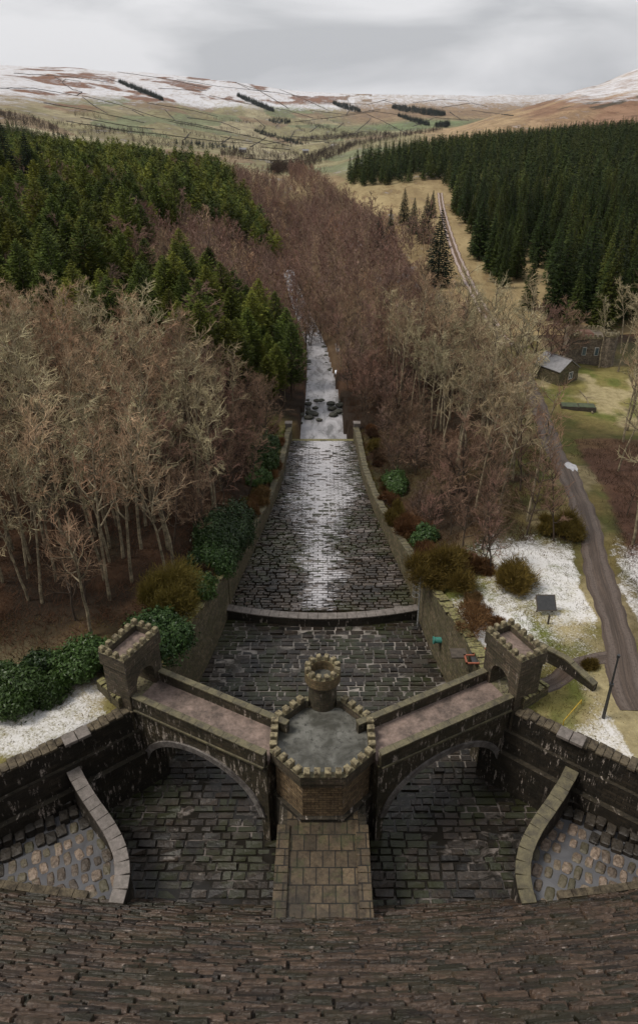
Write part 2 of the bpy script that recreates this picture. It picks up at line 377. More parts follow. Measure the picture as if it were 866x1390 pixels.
M['twig_tan'] = leafmat('tan_twigs', (.30, .195, .12), (.60, .45, .28), (.34, .19, .12), .9)
M['twig_brown'] = leafmat('brown_twigs', (.16, .105, .072), (.31, .215, .14), (.27, .15, .115), .9)
M['twig_purple'] = leafmat('purple_twigs', (.14, .092, .074), (.36, .245, .190), (.29, .16, .125), .9)
M['twig_grey'] = leafmat('grey_green_twigs', (.30, .26, .15), (.56, .49, .30), (.34, .25, .15), .9)

# ------------------------------------------------------------------ the lie of the land
def wch(y):                      # half width of the spillway / river
    return np.interp(y, [20, 30, 33, 39.2, 42.2, 45, 47, 50.5, 69, 74, 86, 98.5, 110, 130, 134, 160, 182, 220, 267, 400, 600],
                     [40, 40, 33.5, 25.3, 21, 17.5, 14.6, 14.3, 11.3, 10.9, 9.4, 7.8, 6.8, 6.2, 4.4, 3.6, 2.9, 1.9, 1.6, 1.5, 1.5])
def xriv(y): return np.interp(y, [0, 150, 182, 205, 230, 267, 320, 400, 600, 900], [0, 0, -.8, -2.0, -5, -9.5, -15, -20, -24, -40])
def zfloor(y): return np.interp(y, [0, 69, 69.01, 129, 131, 220, 300, 600], [4.6, 4.6, 5.5, 0, -1.2, -4, -6, -14])
PXC = np.array([-700, -150, 0, 100, 200, 300, 400, 450, 500, 600, 700, 800, 866, 1000, 1600.])
SC_ = (PXC - CX) / 1092.0
PYT = {
 700: [190, 212, 205, 215, 225, 232, 241, 240, 226, 215, 208, 200, 197, 193, 180],
 1000: [150, 182, 180, 200, 212, 222, 233, 229, 213, 206, 197, 189, 184, 174, 150],
 1500: [120, 150, 160, 180, 195, 210, 223, 217, 205, 196, 183, 165, 153, 138, 100],
 2000: [100, 125, 138, 160, 178, 198, 212, 205, 198, 184, 158, 131, 110, 95, 60],
 2600: [90, 105, 120, 145, 165, 185, 200, 195, 190, 178, 147, 115, 88, 70, 45],
 3300: [80, 92, 105, 125, 148, 170, 186, 183, 180, 174, 168, 150, 120, 100, 80],
 4200: [75, 84, 93, 108, 128, 150, 168, 170, 168, 162, 160, 155, 145, 130, 110],
 5500: [72, 80, 88, 95, 108, 125, 143, 148, 150, 148, 147, 146, 140, 130, 115],
 7000: [72, 80, 89, 93, 99, 109, 123, 127, 129, 130, 129, 128, 127, 125, 115],
 9000: [75, 84, 92, 96, 102, 112, 126, 130, 132, 133, 132, 131, 130, 128, 120],
 14000: [90, 100, 108, 110, 112, 120, 130, 133, 134, 135, 135, 134, 133, 132, 130]}
ZT = {300: [30, 30, 26, 22, 15, 7, -2, -1, 4, 8, 9, 10, 10, 12, 16], 450: [34, 32, 28, 25, 21, 16, -5, -5, 4, 8, 9, 11, 12, 14, 18]}
YS = sorted(list(PYT) + list(ZT)); ZG = []
for Y in YS:
    if Y in ZT: ZG.append(ZT[Y])
    else:
        r = []
        for py in PYT[Y]:
            v = (py - CY) / F; r.append(CAMZ - Y * (SN + v * CS) / (CS - v * SN))
        ZG.append(r)
ZG = np.array(ZG, float); LY = np.log(np.array(YS, float))
def cubw(t):
    return t * t * (3 - 2 * t)
def zfar(x, y):
    s = x / np.maximum(y, 1); ly = np.log(np.clip(y, 300, 14000))
    i = np.clip(np.searchsorted(LY, ly, side='right') - 1, 0, len(LY) - 2); ti = (ly - LY[i]) / (LY[i + 1] - LY[i])
    sc = np.clip(s, SC_[0], SC_[-1])
    j = np.clip(np.searchsorted(SC_, sc, side='right') - 1, 0, len(SC_) - 2); tj = (sc - SC_[j]) / (SC_[j + 1] - SC_[j])
    tj = .5 * tj + .5 * cubw(tj)
    z = (ZG[i, j] * (1 - tj) + ZG[i, j + 1] * tj) * (1 - ti) + (ZG[i + 1, j] * (1 - tj) + ZG[i + 1, j + 1] * tj) * ti
    amp = np.clip((y - 400) / 3000, 0, 1) * 14
    return z + (fbm(x / 260, y / 420, 5) - .5) * amp * 1.9 + (fbm(x / 70, y / 120, 9) - .5) * amp * .25
def znear(x, y):
    xr = xriv(y); d = np.abs(x - xr) - wch(y); L = x < xr
    zb = np.interp(y, [0, 58, 72, 86, 98, 130, 150, 220, 300], [13.4, 13.4, 10.0, 6.6, 4.9, 2.3, 0, -2, -5])
    dl = np.maximum(d - .5, 0)
    zoL = 13.4 + np.clip(-x - 30, 0, 200) * .05 + np.clip(y - 60, 0, 300) * .012
    zoR = np.interp(y, [0, 58, 110, 400], [13.4, 13.4, 8.5, 8]) + np.clip(x - 60, 0, 300) * .012
    zo = np.where(L, zoL, zoR)
    # the photo's slope: steeper near the river downstream
    wd = np.interp(y, [60, 130, 300], [7, 24, 45])
    z = zb + (zo - zb) * sstep(0, 1, dl / wd)
    nzz = (fbm(x / 9, y / 9, 3) - .5) * 1.4 * sstep(4, 20, dl) * sstep(50, 75, y)
    z = z + nzz + (fbm(x / 2.2, y / 2.2, 31) - .5) * .25 * sstep(1, 3, dl)
    thr = np.interp(y, [0, 47, 50, 129, 133], [.45, .45, .95, .95, .5])
    return np.where(d < thr, zfloor(y) - np.where(y < 130, .9, .7), z)
def zt(x, y):
    x = np.asarray(x, float); y = np.asarray(y, float)
    b = sstep(190, 330, y)
    z = znear(x, np.minimum(y, 330)) * (1 - b) + zfar(x, y) * b
    # carve the river bed into the blended part
    d = np.abs(x - xriv(y)) - wch(y)
    bed = zfloor(y) - .7
    zc = bed + np.clip(d, 0, 60) * .55
    k = sstep(170, 230, y) * (1 - sstep(420, 600, y))
    return np.where((d < .5) & (y < 560) & (y > 190), bed, z * (1 - k) + np.minimum(z, zc) * k)
def ztf(x, y): return float(zt(np.array([x]), np.array([y]))[0])
def hit(px, py):
    u = (px - CX) / F; v = (py - CY) / F; d = np.array((u, CS - v * SN, -(SN + v * CS)))
    T = np.geomspace(40, 14000, 2600); X = d[0] * T; Y = d[1] * T; Z = CAMZ + d[2] * T
    below = Z < zt(X, Y) + (0)
    k = int(np.argmax(below)) if below.any() else len(T) - 1
    return X[k], Y[k], float(zt(X[k:k + 1], Y[k:k + 1])[0])

TRACK_PX = [(866, 965), (850, 930), (843, 880), (828, 830), (812, 770), (800, 710), (778, 650), (755, 600), (737, 560), (725, 535), (712, 505)]
TRK = [unproj(px, py, z) for (px, py), z in zip(TRACK_PX, [13.4, 13.4, 13.4, 13.3, 12.9, 12.2, 11.2, 10.3, 9.4, 8.9, 8.6])]
TRK2 = [hit(px, py) for px, py in [(690, 470), (668, 440), (655, 420), (636, 385), (620, 350), (608, 315), (600, 285), (597, 262)]]
TRKALL = TRK + TRK2
tky = np.array([p[1] for p in TRKALL]); tkx = np.array([p[0] for p in TRKALL]); o_ = np.argsort(tky); tky = tky[o_]; tkx = tkx[o_]
def xtrack(y): return np.interp(y, tky, tkx)

# ---- ground sheets
def lin(*c): return np.array(c)
def terrain_sheet(name, X, Y, far=False):
    Z = zt(X, Y)
    n, m = X.shape; V = np.stack([X, Y, Z], -1).reshape(-1, 3)
    idx = np.arange(n * m).reshape(n, m)
    Q = np.stack([idx[:-1, :-1], idx[:-1, 1:], idx[1:, 1:], idx[1:, :-1]], -1).reshape(-1, 4)
    me = mesh_np(name, V, [Q], smooth=True)
    x, y, z = V.T
    if far: colr, snow = far_colour(x, y, z)
    else: colr, snow = near_colour(x, y, z)
    at = me.attributes.new('gcol', 'FLOAT_COLOR', 'POINT'); at.data.foreach_set('color', np.concatenate([colr, np.ones((len(x), 1))], 1).astype(np.float32).ravel())
    at = me.attributes.new('snow', 'FLOAT', 'POINT'); at.data.foreach_set('value', snow.astype(np.float32))
    o = link(name, me, M['far_terrain'] if far else M['terrain'])
    return o
def mixc(a, b, f): return a * (1 - f[:, None]) + b * f[:, None]
def blob(x, y, cx, cy, rx, ry): return np.exp(-(((x - cx) / rx) ** 2 + ((y - cy) / ry) ** 2))
def near_colour(x, y, z):
    n = fbm(x / 6, y / 6, 11); n2 = fbm(x / 25, y / 25, 12)
    c = np.tile(lin(.030, .020, .013), (len(x), 1))                                    # leaf litter, darkened to hold the shade under the trees
    c = mixc(c, lin(.075, .042, .024), sstep(.45, .65, n))
    c = mixc(c, lin(.05, .055, .02), sstep(.58, .68, n2) * .5)
    R_ = x > xriv(y)
    grass = lin(.24, .21, .075)
    tx = xtrack(y)
    # right side meadow along the track, cottage lawn, meadow near the far track
    dT = np.abs(x - tx) + (fbm(x / 2.5, y / 4, 88) - .5) * 3
    g = np.where(R_, np.where((x > tx) & (y < 108), sstep(5.5, 3, dT), sstep(16, 4, dT)) * .9, 0) * sstep(.25, .5, n + .1) * np.where(y > 190, 1, .5)
    g = np.maximum(g, np.clip(blob(x, y, 55, 135, 14, 18) * 1.6, 0, 1))
    g = np.maximum(g, np.clip(blob(x, y, 42, 226, 12, 42) * 1.7, 0, 1) * (x < tx + 4))
    g = np.maximum(g, np.clip(blob(x, y, 21, 62, 10, 10) * 1.5, 0, 1))
    g = np.maximum(g, np.clip(blob(x, y, 23, 44, 14, 10) * 1.6, 0, 1) * .9)
    g = np.maximum(g, np.clip(blob(x, y, -24, 44, 14, 7) * 1.6, 0, 1) * .9)
    g = np.maximum(g, np.clip(blob(x, y, -62, 118, 5, 5) * 1.6, 0, 1))
    g = np.maximum(g, np.clip(blob(x, y, -9, 126, 3, 8) * 1.6, 0, 1))
    gc = mixc(np.tile(grass, (len(x), 1)), lin(.14, .155, .04), sstep(.4, .6, fbm(x / 4, y / 4, 41)))
    gc = mixc(gc, lin(.40, .34, .19), sstep(.5, .65, fbm(x / 5, y / 7, 42)))
    c = mixc(c, gc, g)
    c = mixc(c, lin(.10, .052, .036), (x > tx + 4) * (y < 112) * (y > 56) * .7)
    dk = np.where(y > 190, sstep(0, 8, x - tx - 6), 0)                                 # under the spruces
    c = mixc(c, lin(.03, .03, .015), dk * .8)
    far = sstep(300, 480, y)
    c = mixc(c, lin(.25, .21, .11), far * .6)
    s = np.zeros(len(x))
    s = np.maximum(s, blob(x, y, 26, 65, 12, 14) * 1.15)
    s = np.maximum(s, blob(x, y, 18, 58, 7, 10) * .95)
    s = np.maximum(s, blob(x, y, 33, 50, 8, 18) * 1.0)
    s = np.maximum(s, blob(x, y, 28, 39, 15, 13) * 1.2)
    s = np.maximum(s, blob(x, y, 37, 62, 5, 16) * .9)
    s = np.maximum(s, np.clip(blob(x, y, -26, 45, 14, 5) * 1.6, 0, 1.05))
    s = np.maximum(s, blob(x, y, -110, 480, 40, 50) * .9)
    s = s * np.clip(.62 + .85 * fbm(x / 4, y / 4, 77, 5), 0, 1.25)
    s = s * (1 - sstep(2.6, 1.6, dT) * (x > 10) * (y < 160)) * (1 - np.clip(blob(x, y, 20, 46, 2.6, 2.2) * 1.4, 0, 1))
    s = s * (1 - np.clip(blob(x, y, -17.5, 46.6, 1.5, 1.5) * .9, 0, 1))
    return c, np.clip(s, 0, 1)
def vor(x, y, seed):
    """cell value + edge closeness of jittered cells"""
    xi = np.floor(x); yi = np.floor(y); best = np.full(len(x), 1e9); val = np.zeros(len(x))
    for a in (-1, 0, 1):
        for b in (-1, 0, 1):
            cx = xi + a; cy = yi + b
            h = np.abs(np.sin(cx * 127.1 + cy * 311.7 + seed) * 43758.5453) % 1; h2 = np.abs(np.sin(cx * 269.5 + cy * 183.3 + seed) * 43758.5453) % 1
            d = np.maximum(np.abs(cx + .25 + .5 * h - x), np.abs(cy + .25 + .5 * h2 - y)); k = d < best; best = np.where(k, d, best); val = np.where(k, (h * 7.31 + h2 * 3.77) % 1, val)
    return val
def far_colour(x, y, z):
    s = x / np.maximum(y, 1); px = CX + 1092 * s
    # rotate / warp the field pattern in world metres
    wx = x + (fbm(x / 500, y / 700, 8) - .5) * 260; wy = y + (fbm(x / 600, y / 800, 18) - .5) * 500
    v = vor(wx / 150 + wy / 900, wy / 420 - wx / 800, 1.3)
    c = np.tile(lin(.23, .215, .125), (len(x), 1))
    c = mixc(c, lin(.17, .20, .115), (v > .38) * .85)
    c = mixc(c, lin(.32, .29, .19), (v > .62) * .9)
    c = mixc(c, lin(.22, .17, .11), (v > .86) * .9)
    moor = fbm(x / 700, y / 900, 21)
    up = sstep(28, 80, z + (moor - .5) * 60) * (s < .1)                                # left hill: moor above the fields
    c = mixc(c, lin(.25, .18, .12), up)
    he = sstep(.53, .60, fbm(x / 170, y / 420, 23, 6)) * sstep(18, 50, z) * (s < .06) * sstep(1200, 1800, y)
    c = mixc(c, lin(.19, .10, .068), he * .85)
    head = sstep(.0, .05, s) * sstep(3600, 4400, y)                                    # valley head
    c = mixc(c, lin(.25, .185, .12), head)
    gr = np.clip(blob(x, y, 420, 3700, 330, 500) * 1.4, 0, 1); c = mixc(c, lin(.15, .19, .10), gr)
    rh = sstep(.10, .16, s) * sstep(3400, 3000, y)                                     # right hill
    c = mixc(c, lin(.35, .265, .16), rh)
    t_ = (z - (-8 + 0 * s)) / 90
    red = rh * sstep(4, 18, z - (1 - sstep(.1, .42, s)) * -10 - sstep(1000, 2600, y) * 30 + (fbm(x / 90, y / 160, 61) - .5) * 26)
    c = mixc(c, lin(.20, .115, .08), red * .7 * (.5 + .65 * sstep(.42, .58, fbm(x / 120, y / 200, 66, 5))))
    c = mixc(c, lin(.035, .04, .03), rh * sstep(.66, .72, fbm(x / 60, y / 60, 62)) * sstep(30, 50, z) * .8)
    valley = sstep(900, 400, y); c = mixc(c, lin(.30, .24, .13), valley)
    wf_ = (s > -.14) * (x < np.minimum(xtrack(y) - 9, np.where(y < 380, 32, 32 - (y - 380) * .1))) * sstep(620, 520, y); c = mixc(c, lin(.095, .064, .042), wf_ * .9)
    sn = sstep(20, 95, z + np.clip(y - 3000, 0, 5000) * .02 + (moor - .5) * 50) * (s < .04) * sstep(1000, 2000, y)
    sn = np.maximum(sn, sstep(.0, .04, s) * sstep(5000, 6600, y) * .8)
    sn = np.maximum(sn, rh * sstep(48, 78, z + (fbm(x / 140, y / 220, 71) - .5) * 30) * .8)
    sn = np.maximum(sn, np.clip(blob(x, y, 55, 800, 30, 90) * 1.2, 0, 1) * .75)
    sn = sn * (1 - he * .75)
    return c, np.clip(sn, 0, 1)

gx = np.arange(-95, 110.01, .62); gy = np.arange(14, 175, .62)
# stretch the outer columns so that the sheet reaches well past the frame
Xn, Yn = np.meshgrid(gx, gy)
tag(terrain_sheet('ground', Xn, Yn), kind='structure')
# mid and far sheets share their edges with the near one as closely as the height function allows
ys = np.concatenate([np.arange(174.5, 420, 2.4), np.geomspace(420, 9300, 420)])
us = np.linspace(-1, 1, 520); us = np.sign(us) * np.abs(us) ** 1.15 * .60
Xf, Yf = np.meshgrid(us, ys); Xf = Xf * (Yf + 60)
tag(terrain_sheet('far_ground', Xf, Yf, True), kind='structure')
# side wings of near ground
for a, b in ((-260, -94.5), (109.5, 280)):
    Xw, Yw = np.meshgrid(np.linspace(a, b, 60), np.arange(14, 175.2, 2.5))
    tag(terrain_sheet('side_ground', Xw, Yw), kind='structure')

# ------------------------------------------------------------------ stones laid in courses
def stones(name, C, D, yaw, tilt, hgt, mat, parent=None, inset=.12, kind=None, bottom=.3, frame=None, origin=(0, 0, 0), zrot=None):
    """C (n,3) centres of tops, D (n,2) half sizes, hgt: top jitter already in C. frame: 3x3 local axes (rows ex,ey,ez)"""
    n = len(C); sx = np.array([-1, 1, 1, -1]); sy = np.array([-1, -1, 1, 1])
    jit = RNG.normal(0, .035, (n, 4, 2))
    Vb = np.zeros((n, 4, 3)); Vt = np.zeros((n, 4, 3))
    for k in range(4):
        Vb[:, k, 0] = sx[k] * D[:, 0] * (1 + jit[:, k, 0]); Vb[:, k, 1] = sy[k] * D[:, 1] * (1 + jit[:, k, 1]); Vb[:, k, 2] = -bottom
        Vt[:, k, 0] = Vb[:, k, 0] - sx[k] * inset * np.minimum(D[:, 0], .5); Vt[:, k, 1] = Vb[:, k, 1] - sy[k] * inset * np.minimum(D[:, 1], .5)
        Vt[:, k, 2] = RNG.normal(0, tilt, n)
    V = np.concatenate([Vb, Vt], 1)
    c, s = np.cos(yaw)[:, None], np.sin(yaw)[:, None]
    x = V[:, :, 0] * c - V[:, :, 1] * s; y = V[:, :, 0] * s + V[:, :, 1] * c
    V = np.stack([x, y, V[:, :, 2]], -1)
    if frame is not None: V = V @ frame
    if zrot is not None:
        c, s = np.cos(zrot)[:, None], np.sin(zrot)[:, None]; V = np.stack([V[:, :, 0] * c - V[:, :, 1] * s, V[:, :, 0] * s + V[:, :, 1] * c, V[:, :, 2]], -1)
    V = (V + C[:, None, :] - np.array(origin)).reshape(-1, 3)
    b = (np.arange(n) * 8)[:, None]
    Fq = np.concatenate([b + np.array(q) for q in ((4, 5, 6, 7), (0, 1, 5, 4), (1, 2, 6, 5), (2, 3, 7, 6), (3, 0, 4, 7))])
    me = mesh_np(name, V, [Fq], {'rnd': np.tile(RNG.random(n), 5)})
    o = link(name, me, mat, parent, origin)
    if kind: o['kind'] = kind
    return o
def courses(x0, x1, y0, y1, ch, sw, inside=None, var=.3):
    C, D = [], []
    y = y0
    while y < y1:
        h = ch * random.uniform(1 - var * .5, 1 + var * .5); x = x0 - random.random() * sw
        while x < x1:
            w = sw * random.uniform(1 - var * 1.4, 1 + var * 1.4)
            if inside is None or inside(x + w / 2, y + h / 2): C.append((x + w / 2, y + h / 2)); D.append((w / 2 - .03, h / 2 - .03))
            x += w
        y += h
    return np.array(C), np.array(D)

# ---- stilling basin floor and its standing water
C, D = courses(-19, 19, 29, 68.2, .70, 1.35)
Z = 4.68 + RNG.normal(0, .05, len(C)) + (fbm(C[:, 0] / 5, C[:, 1] / 5, 50) - .5) * .16
stones('basin_floor', np.column_stack([C, Z]), D - .02, RNG.normal(0, .012, len(C)), .035, None, M['floor'], kind='structure')
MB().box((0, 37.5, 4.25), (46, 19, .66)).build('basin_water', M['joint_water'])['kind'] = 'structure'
M['weir_water'] = watermat('weir_water', (.055, .05, .042), (.30, .27, .24), .46, .66, (.3, .55, .5), .14, 1.5, .1)  # paler than joint_water: lit water between the stones painted as colour
MB().box((0, 57.8, 4.25), (46, 21.5, .66)).build('weir_water', M['weir_water'])['kind'] = 'structure'

# ---- paved channel running away down the valley
def chan_in(x, y): return abs(x) < wch(y) + .6
C, D = courses(-13, 13, 69.4, 130, .58, 1.25, chan_in)
sl = math.atan(5.5 / 60)
Z = 5.5 - (C[:, 1] - 69) * 5.5 / 60 + RNG.normal(0, .05, len(C)) + (fbm(C[:, 0] / 6, C[:, 1] / 6, 52) - .5) * .12
fr = np.array([[1, 0, 0], [0, math.cos(sl), -math.sin(sl)], [0, math.sin(sl), math.cos(sl)]])
stones('channel_floor', np.column_stack([C, Z]), D - .02, RNG.normal(0, .01, len(C)), .03, None, M['apron'], frame=fr, kind='structure')
# the stream over the paving
V, Q = [], []
ysr = np.arange(69.3, 131.5, .6); xs = np.linspace(-1, 1, 24)
for i, y in enumerate(ysr):
    for x in xs: V.append((x * (float(wch(y)) + .3), y, 5.5 - (y - 69) * 5.5 / 60 + .045 + .035 * math.sin(y * 7.4)))
for i in range(len(ysr) - 1):
    for j in range(23): a = i * 24 + j; Q.append((a, a + 1, a + 25, a + 24))
me = mesh_np('channel_water', V, [Q], smooth=True)
# ---- water material of the channel: pale sky reflection painted down the middle, dark wet stone elsewhere
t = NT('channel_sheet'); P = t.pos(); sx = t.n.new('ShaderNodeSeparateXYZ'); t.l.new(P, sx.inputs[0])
yn = t.ramp(sx.outputs[1], 76, 108)                                   # painted reflection increases further down
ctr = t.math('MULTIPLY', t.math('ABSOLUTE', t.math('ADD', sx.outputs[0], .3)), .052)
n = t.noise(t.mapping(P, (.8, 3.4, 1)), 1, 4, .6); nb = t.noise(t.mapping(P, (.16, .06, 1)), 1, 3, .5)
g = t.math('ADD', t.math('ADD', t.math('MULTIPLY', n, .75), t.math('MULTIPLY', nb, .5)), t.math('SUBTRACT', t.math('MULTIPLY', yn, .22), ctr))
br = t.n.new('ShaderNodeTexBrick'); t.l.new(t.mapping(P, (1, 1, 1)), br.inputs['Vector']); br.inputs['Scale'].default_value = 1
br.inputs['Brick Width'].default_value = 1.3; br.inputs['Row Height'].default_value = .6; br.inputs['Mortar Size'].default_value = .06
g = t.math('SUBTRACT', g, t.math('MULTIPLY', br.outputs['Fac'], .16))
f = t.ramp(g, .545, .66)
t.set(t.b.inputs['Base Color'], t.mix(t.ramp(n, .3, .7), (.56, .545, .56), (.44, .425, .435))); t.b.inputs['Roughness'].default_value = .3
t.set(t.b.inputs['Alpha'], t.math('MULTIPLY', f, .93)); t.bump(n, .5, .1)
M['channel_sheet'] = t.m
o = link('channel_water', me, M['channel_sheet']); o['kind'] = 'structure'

# ---- river beyond the paved channel
V, Q = [], []
ysr = np.concatenate([np.arange(130.6, 270, 1.2), np.arange(270, 330, 5)]); nx = 12
for y in ysr:
    for j in range(nx): V.append((float(xriv(y)) + (j / (nx - 1) * 2 - 1) * (float(wch(y)) + .9), y, float(zfloor(y)) + .05 * math.sin(y * 2.1 + j)))
for i in range(len(ysr) - 1):
    for j in range(nx - 1): a = i * nx + j; Q.append((a, a + 1, a + nx + 1, a + nx))
o = link('river', mesh_np('river', V, [Q], smooth=True), M['river_water']); o['kind'] = 'structure'

# boulders in the river at the end of the paving
def boulder(px, py, zz, r, lab):
    x, y, _ = unproj(px, py, zz); mb = MB(); seg = 9
    rings = []
    for i in range(6):
        ph = i / 5 * math.pi
        for j in range(seg):
            th = 2 * math.pi * j / seg; rr = r * (1 + .25 * (random.random() - .5))
            mb.v.append((x + rr * math.sin(ph) * math.cos(th) * 1.25, y + rr * math.sin(ph) * math.sin(th), zz + rr * .6 * math.cos(ph)))
    for i in range(5):
        for j in range(seg): a = i * seg + j; b = i * seg + (j + 1) % seg; mb.f.append((a, a + seg, b + seg, b))
    o = mb.build('boulder', M['boulder'], origin=(x, y, zz)); return tag(o, lab, 'boulder', 'dark boulders in the stream')
M['boulder'] = flat('boulder_rock', (.035, .04, .025), (.07, .065, .05), 1, .6, .6, .4)
for k in range(34):
    a = random.random()
    side = random.choice((-1, 1))
    py = random.uniform(540, 574); px = 443 + side * random.uniform(7, 34) * (1.1 if py > 555 else .9)
    boulder(px, py, -1.3, random.uniform(.35, .95), 'dark mossy boulder in the stream beyond the end of the paved channel')
for k in range(22):
    y = random.uniform(175, 230); s_ = random.choice((-1, 1)); x = float(xriv(y)) + s_ * float(wch(y)) * random.uniform(.7, 1.15)
    px, py = proj((x, y, float(zfloor(y)))); boulder(px, py, float(zfloor(y)), random.uniform(.3, .8), 'dark boulder at the edge of the far narrow stream')

# ------------------------------------------------------------------ the dam
dam = thing('dam', (0, 31, 4), 'brown rough stone face of the dam sloping down to the basin floor', 'dam')
BET = R(52)
def dam_y(x, z): return 30 + (9.6 - z) / math.tan(BET) + x * x * .0030
ex_n = []
mb = MB(); xs = np.linspace(-48, 48, 33)
for i in range(len(xs) - 1):
    x0, x1 = xs[i], xs[i + 1]
    zb_, zt_ = 1.0, 46.0
    mb.hexa([(x0, dam_y(x0, zb_) - 30, zb_), (x1, dam_y(x1, zb_) - 30, zb_), (x1, dam_y(x1, zb_) - .28, zb_), (x0, dam_y(x0, zb_) - .28, zb_),
             (x0, dam_y(x0, zt_) - 5, zt_), (x1, dam_y(x1, zt_) - 5, zt_), (x1, dam_y(x1, zt_) - .28, zt_), (x0, dam_y(x0, zt_) - .28, zt_)])
mb.build('core', M['wall_dark'], dam)
C, D = [], []; tt = 0
fr = np.array([[1, 0, 0], [0, math.cos(BET), -math.sin(BET)], [0, math.sin(BET), math.cos(BET)]])
while True:
    h = random.uniform(.34, .58); z = 2.2 + (tt + h / 2) * math.sin(BET)
    if z > 45.6: break
    x = -46 - random.random()
    while x < 46:
        w = random.uniform(.7, 2.1)
        out = random.gauss(0, .045); xc = x + w / 2
        C.append((xc, dam_y(xc, z) + out * math.sin(BET), z + out * math.cos(BET))); D.append((w / 2 - .015, h / 2 - .012)); x += w
    tt += h
C = np.array(C); D = np.array(D)
stones('facing', C, D, RNG.normal(0, .015, len(C)), .035, None, M['dam'], dam, inset=.14, bottom=.45, frame=fr, origin=(0, 31, 4), zrot=np.arctan(.006 * C[:, 0]))

# ------------------------------------------------------------------ walls that follow a path
def wall_strip(mb, pts, th, zb):
    """pts: (x,y,ztop) list; a wall th thick centred on the path down to zb"""
    n = len(pts); N = []
    for i in range(n):
        a = pts[max(0, i - 1)]; b = pts[min(n - 1, i + 1)]; dx, dy = b[0] - a[0], b[1] - a[1]; l = math.hypot(dx, dy); N.append((-dy / l, dx / l))
    for i in range(n - 1):
        (x0, y0, z0), (x1, y1, z1) = pts[i], pts[i + 1]; n0, n1 = N[i], N[i + 1]; h = th / 2
        L0 = (x0 + n0[0] * h, y0 + n0[1] * h); R0 = (x0 - n0[0] * h, y0 - n0[1] * h); L1 = (x1 + n1[0] * h, y1 + n1[1] * h); R1 = (x1 - n1[0] * h, y1 - n1[1] * h)
        zb0 = zb(x0, y0) if callable(zb) else zb; zb1 = zb(x1, y1) if callable(zb) else zb
        mb.hexa([(*R0, zb0), (*R1, zb1), (*L1, zb1), (*L0, zb0), (*R0, z0), (*R1, z1), (*L1, z1), (*L0, z0)])
    return mb
def resample(pts, step):
    P = np.array(pts, float); d = np.concatenate([[0], np.cumsum(np.hypot(np.diff(P[:, 0]), np.diff(P[:, 1])))]); n = max(2, int(round(d[-1] / step)) + 1)
    t_ = np.linspace(0, d[-1], n); return [tuple(np.interp(t, d, P[:, k]) for k in range(3)) for t in t_]
def smooth_path(pts, it=2):
    for _ in range(it):
        q = [pts[0]]
        for a, b in zip(pts[:-1], pts[1:]):
            a = np.array(a); b = np.array(b); q += [tuple(a * .75 + b * .25), tuple(a * .25 + b * .75)]
        q.append(pts[-1]); pts = q
    return pts
def cope(mb, pts, th, h, seg=.95, gap=.03, rough=.0, lift=.0):
    P = resample(pts, seg)
    for a, b in zip(P[:-1], P[1:]):
        dx, dy = b[0] - a[0], b[1] - a[1]; l = math.hypot(dx, dy); ux, uy = dx / l, dy / l; nx_, ny_ = -uy, ux
        g = gap / 2; w = th / 2 * random.uniform(1 - rough, 1 + rough); o = lift + random.uniform(-rough, rough) * .25; hh = h * random.uniform(1 - rough, 1 + rough)
        q = [(a[0] + ux * g, a[1] + uy * g, a[2] + o), (b[0] - ux * g, b[1] - uy * g, b[2] + o)]
        def c(p, s, dz): return (p[0] + nx_ * w * s, p[1] + ny_ * w * s, p[2] + dz)
        mb.hexa([c(q[0], -1, 0), c(q[1], -1, 0), c(q[1], 1, 0), c(q[0], 1, 0), c(q[0], -1, hh), c(q[1], -1, hh), c(q[1], 1, hh), c(q[0], 1, hh)])
    return mb

